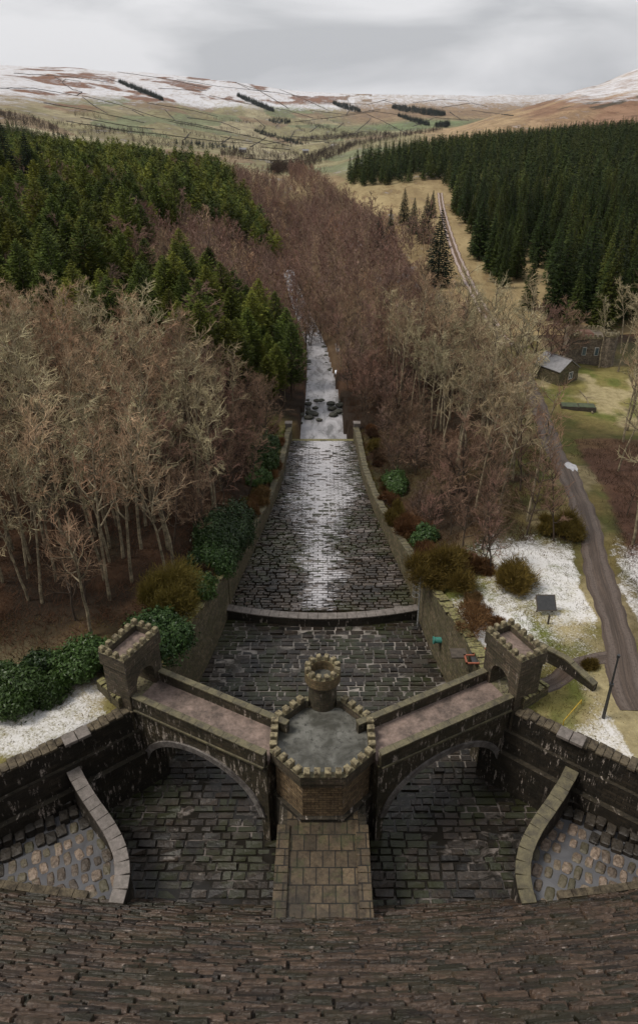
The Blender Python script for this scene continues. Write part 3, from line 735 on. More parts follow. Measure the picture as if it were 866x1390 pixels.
SIDE = {-1: 'left', 1: 'right'}
for s in (-1, 1):
    S = SIDE[s]
    # retaining wall between the gate tower and the dam
    rp = [(s * 14.9, 47.2), (s * 17.6, 45.0), (s * 21.1, 42.3), (s * 25.4, 39.2), (s * 31, 35.0), (s * 38, 30.2)]
    rp = [(x, y, 13.35) for x, y in rp]
    th_ = thing('retaining_wall', (s * 21, 42.3, 5), f'dark curved stone retaining wall below the {"narrow snow strip" if s < 0 else "grass bank and pole"}, {S} of the basin', 'wall', 'retaining walls either side of the basin')
    pp = smooth_path(rp, 2)
    wall_strip(MB(), pp, 1.0, 3.0).build('wall', M['wall_dark'], th_)
    lp = [(x - s * .32, y - .45, 11.2) for x, y, z in pp]; wall_strip(MB(), lp, .5, 3.0).build('lower_course', M['wall_dark'], th_)
    lp = [(x - s * .6, y - .85, 8.9) for x, y, z in pp]; wall_strip(MB(), lp, .5, 3.0).build('plinth', M['wall_dark'], th_)
    mb = cope(MB(), pp, 1.15, .22, .62, .04, .22); mb.build('coping', M['wall_top'], th_, bevel=.03)
    # two flat grey slabs on the wall
    k = 10 if s < 0 else 10
    xs_, ys_ = (unproj(104, 1000, 13.7)[:2] if s < 0 else unproj(775, 1001, 13.7)[:2])
    th2 = thing('coping_slabs', (xs_, ys_, 13.55), f'pair of flat grey stone slabs on top of the {S} retaining wall', 'slab', 'flat slabs on the retaining walls')
    ang = math.atan2(3.1, 4.3) * (1) if s < 0 else math.atan2(-3.1, 4.3)
    for q in (-1, 1):
        MB().box((xs_ + q * .55 * math.cos(ang), ys_ + q * .55 * math.sin(ang), 13.78), (1.04, 1.2, .3), ang).build('slab', M['coping_grey'], th2, bevel=.03)
    # curved guide wall
    gp = [(100, 1046, 10.6), (110, 1066, 10.3), (127, 1093, 9.7), (148, 1122, 9.1), (163, 1152, 8.6), (168, 1180, 8.3), (165, 1205, 8.0), (158, 1228, 7.8)]
    gp = smooth_path([((lambda p: (s * -p[0], p[1], p[2]))(unproj(a, b, z))) for a, b, z in gp], 2)
    g_ = thing('guide_wall', (gp[12][0], gp[12][1], 4), f'curved dividing wall with pale slab coping in the {S} half of the basin', 'wall', 'curved dividing walls in the basin')
    wall_strip(MB(), gp, .85, 3.5).build('wall', M['wall_dark'], g_)
    cope(MB(), gp, 1.12, .2, .95, .035, .03).build('coping', M['coping_grey'] if s < 0 else M['coping'], g_, bevel=.02)
    # outer pool between guide wall, retaining wall and dam
    pool_z = 7.0
    poly = [(p[0] + s * .2, p[1]) for p in gp] + [(s * 46, 31 + 10)] + [(s * 46, 47)] + [(s * 21.3, 43)]
    poly = [(p[0], p[1]) for p in gp[::-1]] + [(s * 20.8, 42.6), (s * 25.2, 39.3), (s * 31, 35), (s * 38, 30.2), (s * 44, 28), (s * 44, 38)]
    polyc = [(p[0], p[1]) for p in gp] + [(s * 17, 30.5), (s * 26, 31), (s * 36, 31), (s * 38, 30.3), (s * 31, 35.2), (s * 25.2, 39.4), (s * 21.0, 42.4)]
    if s > 0: polyc = polyc
    mb = MB(); n = len(polyc)
    mb.add([(x, y, pool_z) for x, y in polyc], [tuple(range(n))]); o = mb.build('pool_water', M['pool']); o['kind'] = 'structure'
    def inpoly(x, y, P=polyc):
        c = False; j = len(P) - 1
        for i in range(len(P)):
            if (P[i][1] > y) != (P[j][1] > y) and x < (P[j][0] - P[i][0]) * (y - P[i][1]) / (P[j][1] - P[i][1]) + P[i][0]: c = not c
            j = i
        return c
    # cobbles: rows turned about 28 degrees, standing out of the water; dark blocks nearer the wall
    mbc, cc = [], []
    rot = s * R(-27); V = []; Qs = []; rn = []
    Vd = []; Qd = []; rd = []
    for i in range(-30, 30):
        for j in range(-30, 30):
            a = i * .86 + (j % 2) * .3 + random.gauss(0, .06); b = j * 1.22 + random.gauss(0, .09)
            x = s * 22 + a * math.cos(rot) - b * math.sin(rot); y = 38 + a * math.sin(rot) + b * math.cos(rot)
            if not inpoly(x, y): continue
            # distance to retaining wall line
            dw = min(math.hypot(x - p[0], y - p[1]) for p in pp) - .9
            if dw < 0: continue
            dark = dw < 2.3 + random.gauss(0, .35)
            la, lb = (random.uniform(.27, .40), random.uniform(.42, .66)) if not dark else (random.uniform(.36, .43), random.uniform(.52, .6))
            if not dark and random.random() < .02: continue
            zt_ = pool_z + (random.uniform(.05, .16) if not dark else .25 + (2.3 - dw) * .30 + random.gauss(0, .05))
            VV, QQ, rr_ = (Vd, Qd, rd) if dark else (V, Qs, rn)
            ns = 10; o_ = len(VV)
            yaw = rot + random.gauss(0, .09)
            for lv, (sc_, z_) in enumerate(((1.0, pool_z - .1), (1.0 if not dark else 1.0, zt_ - (.10 if not dark else .06)), (.72 if not dark else .86, zt_))):
                for q in range(ns):
                    an = 2 * math.pi * q / ns; ca, sa = math.cos(an), math.sin(an); e = .55 if not dark else .3
                    ux = la * math.copysign(abs(ca) ** e, ca) * sc_ * random.uniform(.9, 1.08); uy = lb * math.copysign(abs(sa) ** e, sa) * sc_ * random.uniform(.92, 1.06)
                    VV.append((x + ux * math.cos(yaw) - uy * math.sin(yaw), y + ux * math.sin(yaw) + uy * math.cos(yaw), z_ + random.gauss(0, .012)))
            r_ = random.random() ** 1.5
            for lv in range(2):
                for q in range(ns): QQ.append((o_ + lv * ns + q, o_ + lv * ns + (q + 1) % ns, o_ + (lv + 1) * ns + (q + 1) % ns, o_ + (lv + 1) * ns + q)); rr_.append(r_)
            for q in range(1, ns - 1): pass
            VV.append((x, y, zt_ + .03))
            for q in range(0, ns, 2): QQ.append((o_ + 2 * ns + q, o_ + 2 * ns + (q + 1) % ns, o_ + 2 * ns + (q + 2) % ns, len(VV) - 1)); rr_.append(r_)
    o = link('cobble_bed', mesh_np('cobble_bed', V, [Qs], {'rnd': rn}, smooth=False), M['cobble']); o['kind'] = 'structure'
    o = link('stepped_bed', mesh_np('stepped_bed', Vd, [Qd], {'rnd': rd}), M['cobble_dark']); o['kind'] = 'structure'
    MB().prism(polyc if s < 0 else polyc[::-1], 3.2, pool_z - .35).build('pool_bed', M['cobble_dark'])['kind'] = 'structure'
    # low kerb against the dam
    kp = [(s * x, dam_y(x, 7.2) + .25, 7.25) for x in (17.6, 20, 23, 26, 30, 34)]
    cope(wall_strip(MB(), kp, .5, 5), kp, .6, .12, 1.1, .04, .1).build('pool_kerb', M['wall_top'])['kind'] = 'structure'

    # channel walls downstream of the bridge
    cw = thing('channel_wall', (s * 13, 60, 4.6), f'rubble wall topped with {"overgrown ragged" if s < 0 else "mossy green"} coping between the {S} gate tower and the ladder weir', 'wall', 'channel walls downstream of the bridge')
    cp = [(s * 15.2, 50.2, 13.5), (s * 14.4, 55, 13.4), (s * 13.2, 61, 12.6), (s * 12.2, 67, 11.3), (s * 11.9, 70.5, 10.6)]
    cp2 = smooth_path(cp, 1)
    wall_strip(MB(), cp2, 1.1, 3.4).build('wall', M['wall_rubble'], cw)
    cope(MB(), cp2, 1.25, .28, .8, .06, .3).build('coping', M['wall_rubble'], cw, bevel=.04)
    fw = thing('channel_wall', (s * 8.5, 100, 0), f'long low {"bush covered" if s < 0 else "yellow mossed"} wall along the {S} side of the far paved channel', 'wall', 'walls along the far channel')
    fp = [(s * (float(wch(y)) + .55), y, float(np.interp(y, [70, 86, 98, 112, 130.5], [10.6, 6.9, 5.1, 3.7, 2.6]))) for y in np.linspace(70.6, 130.5, 22)]
    wall_strip(MB(), fp, .9, lambda x, y: float(zfloor(y)) - 1).build('wall', M['wall_rubble'], fw)
    cope(MB(), fp, .98, .16, 1.2, .04, .15).build('coping', M['mossy_coping'] if 'mossy_coping' in M else M['coping'], fw)
    MB().box((s * 6.75, 131, 1.6), (1.25, 1.25, 3.6)).box((s * 6.75, 131, 3.5), (1.4, 1.4, .22)).build('end_post', M['coping_grey'], fw)

# ---- weir across the channel
we = thing('weir', (0, 69, 4.6), 'low curved weir with a pale slab lip crossing the channel from wall to wall', 'weir')
wp = [(x, 67.8 + 1.7 * (x / 11.6) ** 2, 5.75) for x in np.linspace(-11.9, 11.9, 29)]
wall_strip(MB(), wp, 1.0, 3.6).build('wall', M['wall_dark'], we)
cope(MB(), wp, 1.15, .16, 1.15, .03, .03).build('lip', M['coping_grey'], we, bevel=.02)
# end-of-channel drop sill
sw_ = tag(MB().box((0, 130.6, -.9), (12.6, .9, 1.7)).build('end_sill', M['wall_rubble'], origin=(0, 130.6, -1.8)), 'submerged stone sill where the paved channel ends at the stream', 'sill')

# ------------------------------------------------------------------ spillway pier with the octagonal tower
pier = thing('spillway_pier', (0, 34, 4.6), 'long brown slab-topped pier running from the dam to the octagonal tower', 'pier')
MB().box((0, 34.6, 6.2), (6.9, 10.4, 6.5)).build('body', M['wall_dark'], pier)
MB().box((0, 34.4, 9.5), (5.6, 10.0, .1)).build('paving', M['slab'], pier)
for s in (-1, 1):
    pts = [(s * 3.05, 29.2, 9.46), (s * 3.05, 37.2, 9.46)]
    cope(MB(), pts, 1.0, .34, 1.25, .03, .05).build('edge_coping', M['slab'], pier, bevel=.03)

OC = (0.0, 41.6)
def octo(ap, c=OC, rot=0):
    r = ap / math.cos(math.pi / 8); return [(c[0] + r * math.cos(math.pi / 8 + k * math.pi / 4 + rot), c[1] + r * math.sin(math.pi / 8 + k * math.pi / 4 + rot)) for k in range(8)]
tw = thing('octagonal_tower', (0, 41.6, 4.6), 'octagonal battlemented stone tower in the middle of the footbridge, with a wet roof platform', 'tower')
mb = MB(); mb.prism(octo(4.15), 3.5, 9.9, .985, OC); mb.build('base', M['wall_dark'], tw)
mb = MB(); mb.prism(octo(3.75), 9.7, 13.5); mb.build('wall', M['wall_octagon'], tw)
mb = MB(); mb.prism(octo(3.8), 13.2, 13.55, 1.07, OC); mb.prism(octo(4.07), 13.55, 13.97); mb.build('corbel', M['wall_gate'], tw)
mb = MB(); mb.prism(octo(3.62), 13.97, 14.02); mb.build('roof_platform', M['platform'], tw)
# parapet ring, open towards the turret, and merlons
Oo, Oi = octo(4.15), octo(3.62)
mb = MB(); me_ = MB()
for k in range(8):
    k2 = (k + 1) % 8
    if k == 1: continue                     # back side holds the turret
    z0, z1 = 13.97, 14.75
    mb.hexa([(*Oi[k], z0), (*Oi[k2], z0), (*Oo[k2], z0), (*Oo[k], z0), (*Oi[k], z1), (*Oi[k2], z1), (*Oo[k2], z1), (*Oo[k], z1)][::1])
    nm_ = 4; ax, ay = (Oo[k][0] + Oi[k][0]) / 2, (Oo[k][1] + Oi[k][1]) / 2; bx, by = (Oo[k2][0] + Oi[k2][0]) / 2, (Oo[k2][1] + Oi[k2][1]) / 2
    an = math.atan2(by - ay, bx - ax); L = math.hypot(bx - ax, by - ay)
    for q in range(nm_):
        f_ = (q + .5) / nm_; cx_, cy_ = ax + (bx - ax) * f_, ay + (by - ay) * f_
        me_.box((cx_, cy_, 14.95), (L / nm_ * .56, .54, .42), an); me_.box((cx_, cy_, 15.20), (L / nm_ * .64, .64, .12), an, .85)
mb.build('parapet', M['wall_gate'], tw); me_.build('battlement', M['merlon'], tw, bevel=.025)
for s in (-1, 1): mb = MB(); mb.hexa([(s * 1.55, 45.2, 13.9), (s * 1.2, 45.2, 13.9), (s * 1.2, 45.8, 13.9), (s * 1.55, 45.8, 13.9), (s * 1.55, 45.2, 14.8), (s * 1.2, 45.2, 14.8), (s * 1.2, 45.8, 14.8), (s * 1.55, 45.8, 14.8)]); mb.build('parapet_return', M['wall_gate'], tw)
# round stair turret
tc_ = (0, 45.9)
def ring(mb, c, r0, r1, z0, z1, n=28, r0t=None, r1t=None):
    r0t = r0 if r0t is None else r0t; r1t = r1 if r1t is None else r1t
    for k in range(n):
        a, b = 2 * math.pi * k / n, 2 * math.pi * (k + 1) / n
        P = lambda r, t_, z: (c[0] + r * math.cos(t_), c[1] + r * math.sin(t_), z)
        mb.hexa([P(r0, a, z0), P(r1, a, z0), P(r1, b, z0), P(r0, b, z0), P(r0t, a, z1), P(r1t, a, z1), P(r1t, b, z1), P(r0t, b, z1)])
    return mb
def disc(r, n=28): return [(tc_[0] + r * math.cos(2 * math.pi * k / n), tc_[1] + r * math.sin(2 * math.pi * k / n)) for k in range(n)]
mb = MB(); mb.prism(disc(1.2), 3.5, 16.3); mb.prism(disc(1.2), 16.3, 16.75, 1.26, tc_); tu = mb.build('stair_turret', M['wall_gate'], tw)
mb = MB(); ring(mb, tc_, 1.0, 1.52, 16.75, 17.75); mb.build('parapet', M['wall_tower'], tu)
mb = MB()
for k in range(12):
    a = 2 * math.pi * (k + .5) / 12; mb.box((tc_[0] + 1.27 * math.cos(a), tc_[1] + 1.27 * math.sin(a), 17.97), (.52, .42, .44), a, .9)
mb.build('battlement', M['merlon'], tu, bevel=.05)
MB().prism(disc(1.01), 16.75, 16.82).build('cap', M['platform'], tu)

# ------------------------------------------------------------------ footbridge arms and gate towers
LA = 13.3
for s in (-1, 1):
    S = SIDE[s]; A = np.array((s * 3.55, 40.95)); ang = math.atan2(.466, s * .885); a_ = np.array((math.cos(ang), math.sin(ang))); n_ = np.array((-a_[1], a_[0]))
    if n_[1] < 0: n_ = -n_                   # n_ points downstream
    def W3(l, c, z): p = A + a_ * l + n_ * c; return (p[0], p[1], z)
    cc_ = A + a_ * LA / 2
    br = thing('footbridge', (cc_[0], cc_[1], 4.6), f'arched stone footbridge arm with a pinkish deck reaching to the {S} gate tower', 'footbridge', 'the two arms of the footbridge')
    MB().hexa([W3(0, -1.53, 13.6), W3(LA + .2, -1.53, 13.6), W3(LA + .2, 1.53, 13.6), W3(0, 1.53, 13.6), W3(0, -1.53, 14), W3(LA + .2, -1.53, 14), W3(LA + .2, 1.53, 14), W3(0, 1.53, 14)] if s > 0 else
              [W3(0, 1.53, 13.6), W3(LA + .2, 1.53, 13.6), W3(LA + .2, -1.53, 13.6), W3(0, -1.53, 13.6), W3(0, 1.53, 14), W3(LA + .2, 1.53, 14), W3(LA + .2, -1.53, 14), W3(0, -1.53, 14)]).build('deck', M['deck_pink'], br)
    # arched body
    def zar(l):
        l0, l1 = .7, LA - .5
        if l <= l0 or l >= l1: return 3.6
        q = (l - (l0 + l1) / 2) / ((l1 - l0) / 2); return 6.4 + 5.2 * math.sqrt(max(0, 1 - q * q)) ** .9
    mb = MB(); ls = [0, .7, .701] + list(np.linspace(.75, LA - .55, 40)) + [LA - .501, LA - .5, LA]
    for l0, l1 in zip(ls[:-1], ls[1:]):
        z0, z1 = zar(l0), zar(l1)
        if l1 - l0 < .01: continue
        p = [W3(l0, -1.8, z0), W3(l1, -1.8, z1), W3(l1, 1.8, z1), W3(l0, 1.8, z0), W3(l0, -1.8, 13.59), W3(l1, -1.8, 13.59), W3(l1, 1.8, 13.59), W3(l0, 1.8, 13.59)]
        if s < 0: p = [p[3], p[2], p[1], p[0], p[7], p[6], p[5], p[4]]
        mb.hexa(p)
    mb.build('arch', M['wall_bridge'], br)
    # voussoir ring on both faces
    qs = np.linspace(-.985, .985, 30); lc = (.7 + LA - .5) / 2; hw = (LA - 1.2) / 2
    for fc in (-1, 1):
        mb = MB()
        for q0, q1 in zip(qs[:-1], qs[1:]):
            q1_ = q1 - .004
            def vp(q, up, c):
                l = lc + hw * q; z = 6.4 + 5.2 * max(0, 1 - q * q) ** .45
                # outward normal of the ellipse
                nx_, nz_ = q / hw, math.sqrt(max(0, 1 - q * q)) / 5.2 + .02; m = math.hypot(nx_, nz_); return W3(l + nx_ / m * up, c, z + nz_ / m * up)
            c0, c1 = fc * 1.79, fc * 1.97
            mb.hexa([vp(q0, -.05, c0), vp(q1_, -.05, c0), vp(q1_, -.05, c1), vp(q0, -.05, c1), vp(q0, .5, c0), vp(q1_, .5, c0), vp(q1_, .5, c1), vp(q0, .5, c1)])
        mb.build('arch_ring', M['ring'], br)
    for fc in (-1, 1):
        pts = [W3(0.1, fc * 1.74, 15.0), W3(LA, fc * 1.74, 15.0)]
        pa = wall_strip(MB(), pts, .42, 13.58).build('parapet', M['wall_bridge'], br)
        cope(MB(), pts, .60, .15, 1.3, .02, .02).build('coping', M['coping'], pa, bevel=.015)
        pts = [W3(0.2, fc * 1.9, 13.5), W3(LA, fc * 1.9, 13.5)]
        cope(MB(), pts, .36, .16, 1.3, .02, .02).build('string_course', M['coping'], br)

    # gate tower
    gc = A + a_ * (LA + 1.3)
    gt = thing('gate_tower', (gc[0], gc[1], 13.4), f'battlemented stone gate tower over the {S} end of the footbridge, {"beside dark rhododendrons" if s < 0 else "beside the orange edged hatch"}', 'tower', 'gate towers at the bridge ends')
    def G3(l, c, z): return W3(LA + 1.3 + l, c, z)
    hl, hc = 1.25, 2.15
    mb = MB()
    def gbox(l0, l1, c0, c1, z0, z1, m=None):
        p = [G3(l0, c0, z0), G3(l1, c0, z0), G3(l1, c1, z0), G3(l0, c1, z0), G3(l0, c0, z1), G3(l1, c0, z1), G3(l1, c1, z1), G3(l0, c1, z1)]
        if s < 0: p = [p[3], p[2], p[1], p[0], p[7], p[6], p[5], p[4]]
        (m or mb).hexa(p)
    gbox(-hl, hl, -hc, hc, 3.5, 13.95)
    gbox(-hl, hl, -hc, -1.15, 13.95, 18.1); gbox(-hl, hl, 1.15, hc, 13.95, 18.1)
    # arched head of the passage
    for q0, q1 in zip(np.linspace(-1.15, 1.15, 13)[:-1], np.linspace(-1.15, 1.15, 13)[1:]):
        za = lambda c: 15.5 + math.sqrt(max(0, 1.15 ** 2 - c * c))
        p = [G3(-hl, q0, za(q0)), G3(hl, q0, za(q0)), G3(hl, q1, za(q1)), G3(-hl, q1, za(q1)), G3(-hl, q0, 18.1), G3(hl, q0, 18.1), G3(hl, q1, 18.1), G3(-hl, q1, 18.1)]
        if s < 0: p = [p[3], p[2], p[1], p[0], p[7], p[6], p[5], p[4]]
        mb.hexa(p)
    mb.build('wall', M['wall_gate'], gt)
    mb = MB(); gbox(-hl - .14, hl + .14, -hc - .14, hc + .14, 17.9, 18.55, mb); mb.build('corbel', M['wall_gate'], gt)
    mb = MB(); gbox(-hl + .32, hl - .32, -hc + .32, hc - .32, 18.55, 18.6, mb); mb.build('roof', M['deck_pink'], gt)
    mb = MB(); o1, o2 = hl + .14, hc + .14
    gbox(-o1, -o1 + .45, -o2, o2, 18.55, 19.2, mb); gbox(o1 - .45, o1, -o2, o2, 18.55, 19.2, mb); gbox(-o1 + .45, o1 - .45, -o2, -o2 + .45, 18.55, 19.2, mb); gbox(-o1 + .45, o1 - .45, o2 - .45, o2, 18.55, 19.2, mb)
    mb.build('parapet', M['wall_gate'], gt)
    mb = MB()
    for l in (-o1 + .225, o1 - .225):
        for q in range(6):
            c = -o2 + .3 + q * (2 * o2 - .6) / 5; mb.box(G3(l, c, 19.43), (.48, .5, .46), ang, .88)
    for c in (-o2 + .225, o2 - .225):
        for l in (-.38, .38): mb.box(G3(l, c, 19.43), (.44, .48, .46), ang, .88)
    mb.build('battlement', M['merlon'], gt, bevel=.05)
    # wing wall behind the tower along the bank
    wn = thing('wing_wall', (*G3(3, -2, 13.4)[:2], 13.4), f'short rough stone wall stub {"running from the left gate tower to the snow" if s < 0 else "beside the path at the right gate tower"}', 'wall')
    P0 = unproj(168, 962, 13.4) if s < 0 else unproj(705, 962, 13.4); P1 = unproj(138, 934, 13.4) if s < 0 else unproj(738, 940, 13.4)
    pts = [(P0[0], P0[1], 14.6), (P1[0], P1[1], 14.3)]
    wall_strip(MB(), resample(pts, .6), .7, 12.5).build('wall', M['wall_rubble'], wn); cope(MB(), pts, .8, .25, .5, .05, .3).build('coping', M['wall_rubble'], wn, bevel=.04)

# ------------------------------------------------------------------ small built things on the banks
def track(name, pts, wid, mat, lift=.07, kind='structure'):
    P = resample(smooth_path(pts, 2), .9); V, Q, U = [], [], []; n = 9
    for i, p in enumerate(P):
        a = P[max(0, i - 1)]; b = P[min(len(P) - 1, i + 1)]; dx, dy = b[0] - a[0], b[1] - a[1]; l = math.hypot(dx, dy); nx_, ny_ = dy / l, -dx / l
        w_ = wid * (1 + .1 * math.sin(i * .35) + .06 * math.sin(i * 1.3))
        for j in range(n):
            f_ = j / (n - 1) - .5; x = p[0] + nx_ * f_ * w_; y = p[1] + ny_ * f_ * w_; rut = -.05 * math.exp(-((abs(f_) - .27) / .07) ** 2)
            V.append((x, y, ztf(x, y) + lift + rut + (-.12 if j in (0, n - 1) else 0))); U.append((j / (n - 1), i * .9 / 4))
    for i in range(len(P) - 1):
        for j in range(n - 1): a = i * n + j; Q.append((a, a + 1, a + n + 1, a + n))
    me = mesh_np(name, V, [Q], smooth=True)
    uvl = me.uv_layers.new(name='UVMap'); li = np.zeros(len(me.loops), np.int32); me.loops.foreach_get('vertex_index', li)
    uvl.data.foreach_set('uv', np.array(U, np.float32)[li].ravel()); o = link(name, me, mat); o['kind'] = kind; return o
track('muddy_track', TRK, 3.3, M['track'], .09)
track('forest_track', TRK2, 3.4, M['gravel'], .14)
pth = [unproj(a, b, 13.45) for a, b in ((712, 925), (735, 932), (755, 925), (775, 905), (800, 895), (838, 890))]
track('gate_path', pth, 1.9, M['track'], .06)

P0, P1, P2 = unproj(728, 890, 13.4), unproj(765, 908, 13.4), unproj(806, 938, 13.4)
pw = thing('parapet_wall', P1, 'dark low stone wall beside the path from the right gate tower towards the track', 'wall')
pts = [(*P0[:2], 14.8), (*P1[:2], 14.7), (*P2[:2], 14.1)]
wall_strip(MB(), resample(pts, .7), .5, 12.8).build('wall', M['wall_dark'], pw); cope(MB(), pts, .62, .14, .9, .03, .08).build('coping', M['coping'], pw)

# pole
b = unproj(818, 975, 13.4); pl = thing('pole', b, 'tall thin dark pole standing in the grass beside the muddy track', 'pole')
MB().tube([(b[0], b[1], 13.2), (b[0], b[1], 17.2)], [.15, .12], 8).build('post', M['metal_dark'], pl)
MB().tube([(b[0], b[1], 17.2), (b[0], b[1], 20.2)], [.09, .08], 8).build('upper_post', M['metal_dark'], pl)
MB().tube([(b[0], b[1], 17.1), (b[0], b[1], 17.35)], .19, 8).build('collar', M['metal_dark'], pl); MB().tube([(b[0], b[1], 20.15), (b[0], b[1], 20.4)], .14, 8).build('cap', M['metal_dark'], pl)
# yellow rail lying by the wall
p0, p1 = unproj(765, 978, 13.9), unproj(789, 950, 13.9)
yr = thing('yellow_barrier', (p0[0], p0[1], 13.4), 'thin yellow bar low over the green grass beside the right gate tower', 'barrier')
MB().tube([p0, p1], .05, 6).build('rail', M['yellow'], yr)
for p in (p0, p1): MB().tube([(p[0], p[1], 13.3), (p[0], p[1], 13.9)], .04, 6).build('post', M['yellow'], yr)
# notice board
b = unproj(738, 833, 13.1); zb_ = ztf(b[0], b[1])
nb_ = thing('notice_board', (b[0], b[1], zb_), 'dark tilted notice board standing on the snowy grass left of the muddy track', 'sign')
mbb = MB(); bb = MB()
x, y, z = b[0], b[1], zb_ + 1.15
def tb(dx, dz, off): # board plane leaning back
    return (x + dx, y + dz * .75 - off * .66, z + dz * .66 + off * .75)
for (w_, h_, o0, o1, nm_, mt) in ((1.0, .85, 0, .08, 'frame', 'wood'), (.9, .75, .081, .10, 'panel', 'metal_dark')):
    MB().hexa([tb(-w_, -h_, o0), tb(w_, -h_, o0), tb(w_, h_, o0), tb(-w_, h_, o0), tb(-w_, -h_, o1), tb(w_, -h_, o1), tb(w_, h_, o1), tb(-w_, h_, o1)]).build(nm_, M[mt], nb_)
for dx in (-.8, .8): MB().tube([(x + dx, y, zb_ - .3), (x + dx, y, z - .05)], .07, 6).build('post', M['wood'], nb_)
b = unproj(743, 848, 13.3); tag(MB().box((b[0], b[1], 13.9), (.16, .16, 1.3)).build('marker_post', M['wood'], origin=(b[0], b[1], 13.3), bevel=.02), 'short wooden post on the snow in front of the notice board', 'post')
# hatch with orange rim
b = unproj(648, 893, 13.45); hx = thing('hatch', b, 'dark hatch with a stepped orange rim on the grass behind the right gate tower', 'hatch')
MB().box((b[0] + .35, b[1], 13.47), (2.0, 1.7, .14)).build('cover', M['metal_dark'], hx)
MB().box((b[0] - 1.7, b[1] + .6, 13.47), (1.5, 1.3, .14)).build('side_cover', M['wood'], hx)
mb = MB(); q = [(-1.2, -.9), (1.5, -.9), (1.5, 1.1), (-.2, 1.1), (-.2, .2), (-1.2, .2), (-1.2, -.9)]
for (x0, y0), (x1, y1) in zip(q[:-1], q[1:]): mb.box((b[0] + (x0 + x1) / 2, b[1] + (y0 + y1) / 2, 13.6), (abs(x1 - x0) + .16, abs(y1 - y0) + .16, .12 + .004 * (x0 > 0)))
mb.build('rim', M['orange'], hx)
# ladder by the weir
lx, ly = 11.15, 67.0
ld = thing('ladder', (lx, ly, 4.6), 'grey metal ladder with safety hoops fixed to the wall end by the weir', 'ladder')
mb = MB()
for dx in (-.25, .25): mb.tube([(lx, ly + dx, 5), (lx, ly + dx, 12.4)], .045, 5)
mb.build('rail', M['metal_grey'], ld)
for k in range(18): MB().tube([(lx, ly - .25, 5.4 + k * .4), (lx, ly + .25, 5.4 + k * .4)], .03, 5).build('rung', M['metal_grey'], ld)
mb = MB()
for k in range(5):
    zz = 9.5 + k * .75; mb.tube([(lx - .42 + .42 * math.cos(a) , ly + .42 * math.sin(a), zz) for a in np.linspace(0, 2 * math.pi, 12, endpoint=False)], .035, 5, True)
for a in (2.2, 3.14, 4.1): mb.tube([(lx - .42 + .42 * math.cos(a), ly + .42 * math.sin(a), 9.5), (lx - .42 + .42 * math.cos(a), ly + .42 * math.sin(a), 12.5)], .025, 5)
mb.build('safety_cage', M['metal_grey'], ld)
mb = MB(); hy = 67.6
for k in range(4): mb.tube([(lx + .9 + k * .8, hy, 11.4), (lx + .9 + k * .8, hy, 12.8)], .035, 5)
for zz in (12.1, 12.8): mb.tube([(lx + .4, hy, zz), (lx + 3.4, hy, zz)], .035, 5)
tag(mb.build('guard_rail', M['metal_grey'], origin=(lx + 1.5, hy, 11.6)), 'short grey guard rail on the right bank by the weir', 'railing')
# turquoise outlet
x, y, z = 12.75, 60.5, 8.4
pp_ = thing('outlet_pipe', (x, y, z), 'small turquoise pipe end sticking out of the right channel wall', 'pipe')
MB().tube([(x + .3, y, z), (x - .75, y, z)], .34, 16).build('pipe', M['teal'], pp_); MB().tube([(x - .72, y, z), (x - .86, y, z)], .42, 16).build('flange', M['teal'], pp_)

# cottage
def zbase(x, y): return ztf(x, y)
c0 = np.array(unproj(757, 523, 8.6)[:2]); rd_ = np.array((-3.1, 5.0)) / 5.88; gd = np.array((5.0, 3.1)) / 5.88; zc = ztf(*c0) - .1
ct = thing('cottage', (c0[0], c0[1], zc), 'small stone cottage with a pale slate roof beside the track', 'cottage')
Lr, Wg, He, Hr = 6.8, 5.6, 3.1, 5.0
def K(r, g, z): p = c0 + rd_ * r + gd * g; return (p[0], p[1], zc + z)
mb = MB(); mb.add([K(0, 0, -1), K(0, Wg, -1), K(Lr, Wg, -1), K(Lr, 0, -1), K(0, 0, He), K(0, Wg, He), K(Lr, Wg, He), K(Lr, 0, He), K(0, Wg / 2, Hr), K(Lr, Wg / 2, Hr)],
    [(0, 1, 5, 8, 4), (2, 3, 7, 9, 6), (3, 0, 4, 7), (1, 2, 6, 5), (4, 8, 9, 7), (5, 6, 9, 8)]); mb.build('wall', M['wall_rubble2'] if 'wall_rubble2' in M else M['wall_rubble'], ct)
for g0, g1, sg in ((-.25, Wg / 2, 1), (Wg + .25, Wg / 2, 1)):
    z0 = He - .17; MB().hexa([K(-.2, g0, z0 + .03), K(Lr + .2, g0, z0 + .03), K(Lr + .2, g1, Hr + .03), K(-.2, g1, Hr + .03), K(-.2, g0, z0 + .17), K(Lr + .2, g0, z0 + .17), K(Lr + .2, g1, Hr + .17), K(-.2, g1, Hr + .17)]).build('roof', M['slate'], ct)
MB().hexa([K(-.22, Wg / 2 - .14, Hr + .13), K(Lr + .22, Wg / 2 - .14, Hr + .13), K(Lr + .22, Wg / 2 + .14, Hr + .13), K(-.22, Wg / 2 + .14, Hr + .13), K(-.22, Wg / 2 - .08, Hr + .27), K(Lr + .22, Wg / 2 - .08, Hr + .27), K(Lr + .22, Wg / 2 + .08, Hr + .27), K(-.22, Wg / 2 + .08, Hr + .27)]).build('ridge', M['coping_grey'], ct)
wf = MB(); g0, g1, z0, z1 = 2.8, 3.8, 1.1, 2.4
def kb(m, ga, gb, za, zb2, r0, r1): m.hexa([K(r0, ga, za), K(r0, gb, za), K(r1, gb, za), K(r1, ga, za), K(r0, ga, zb2), K(r0, gb, zb2), K(r1, gb, zb2), K(r1, ga, zb2)])
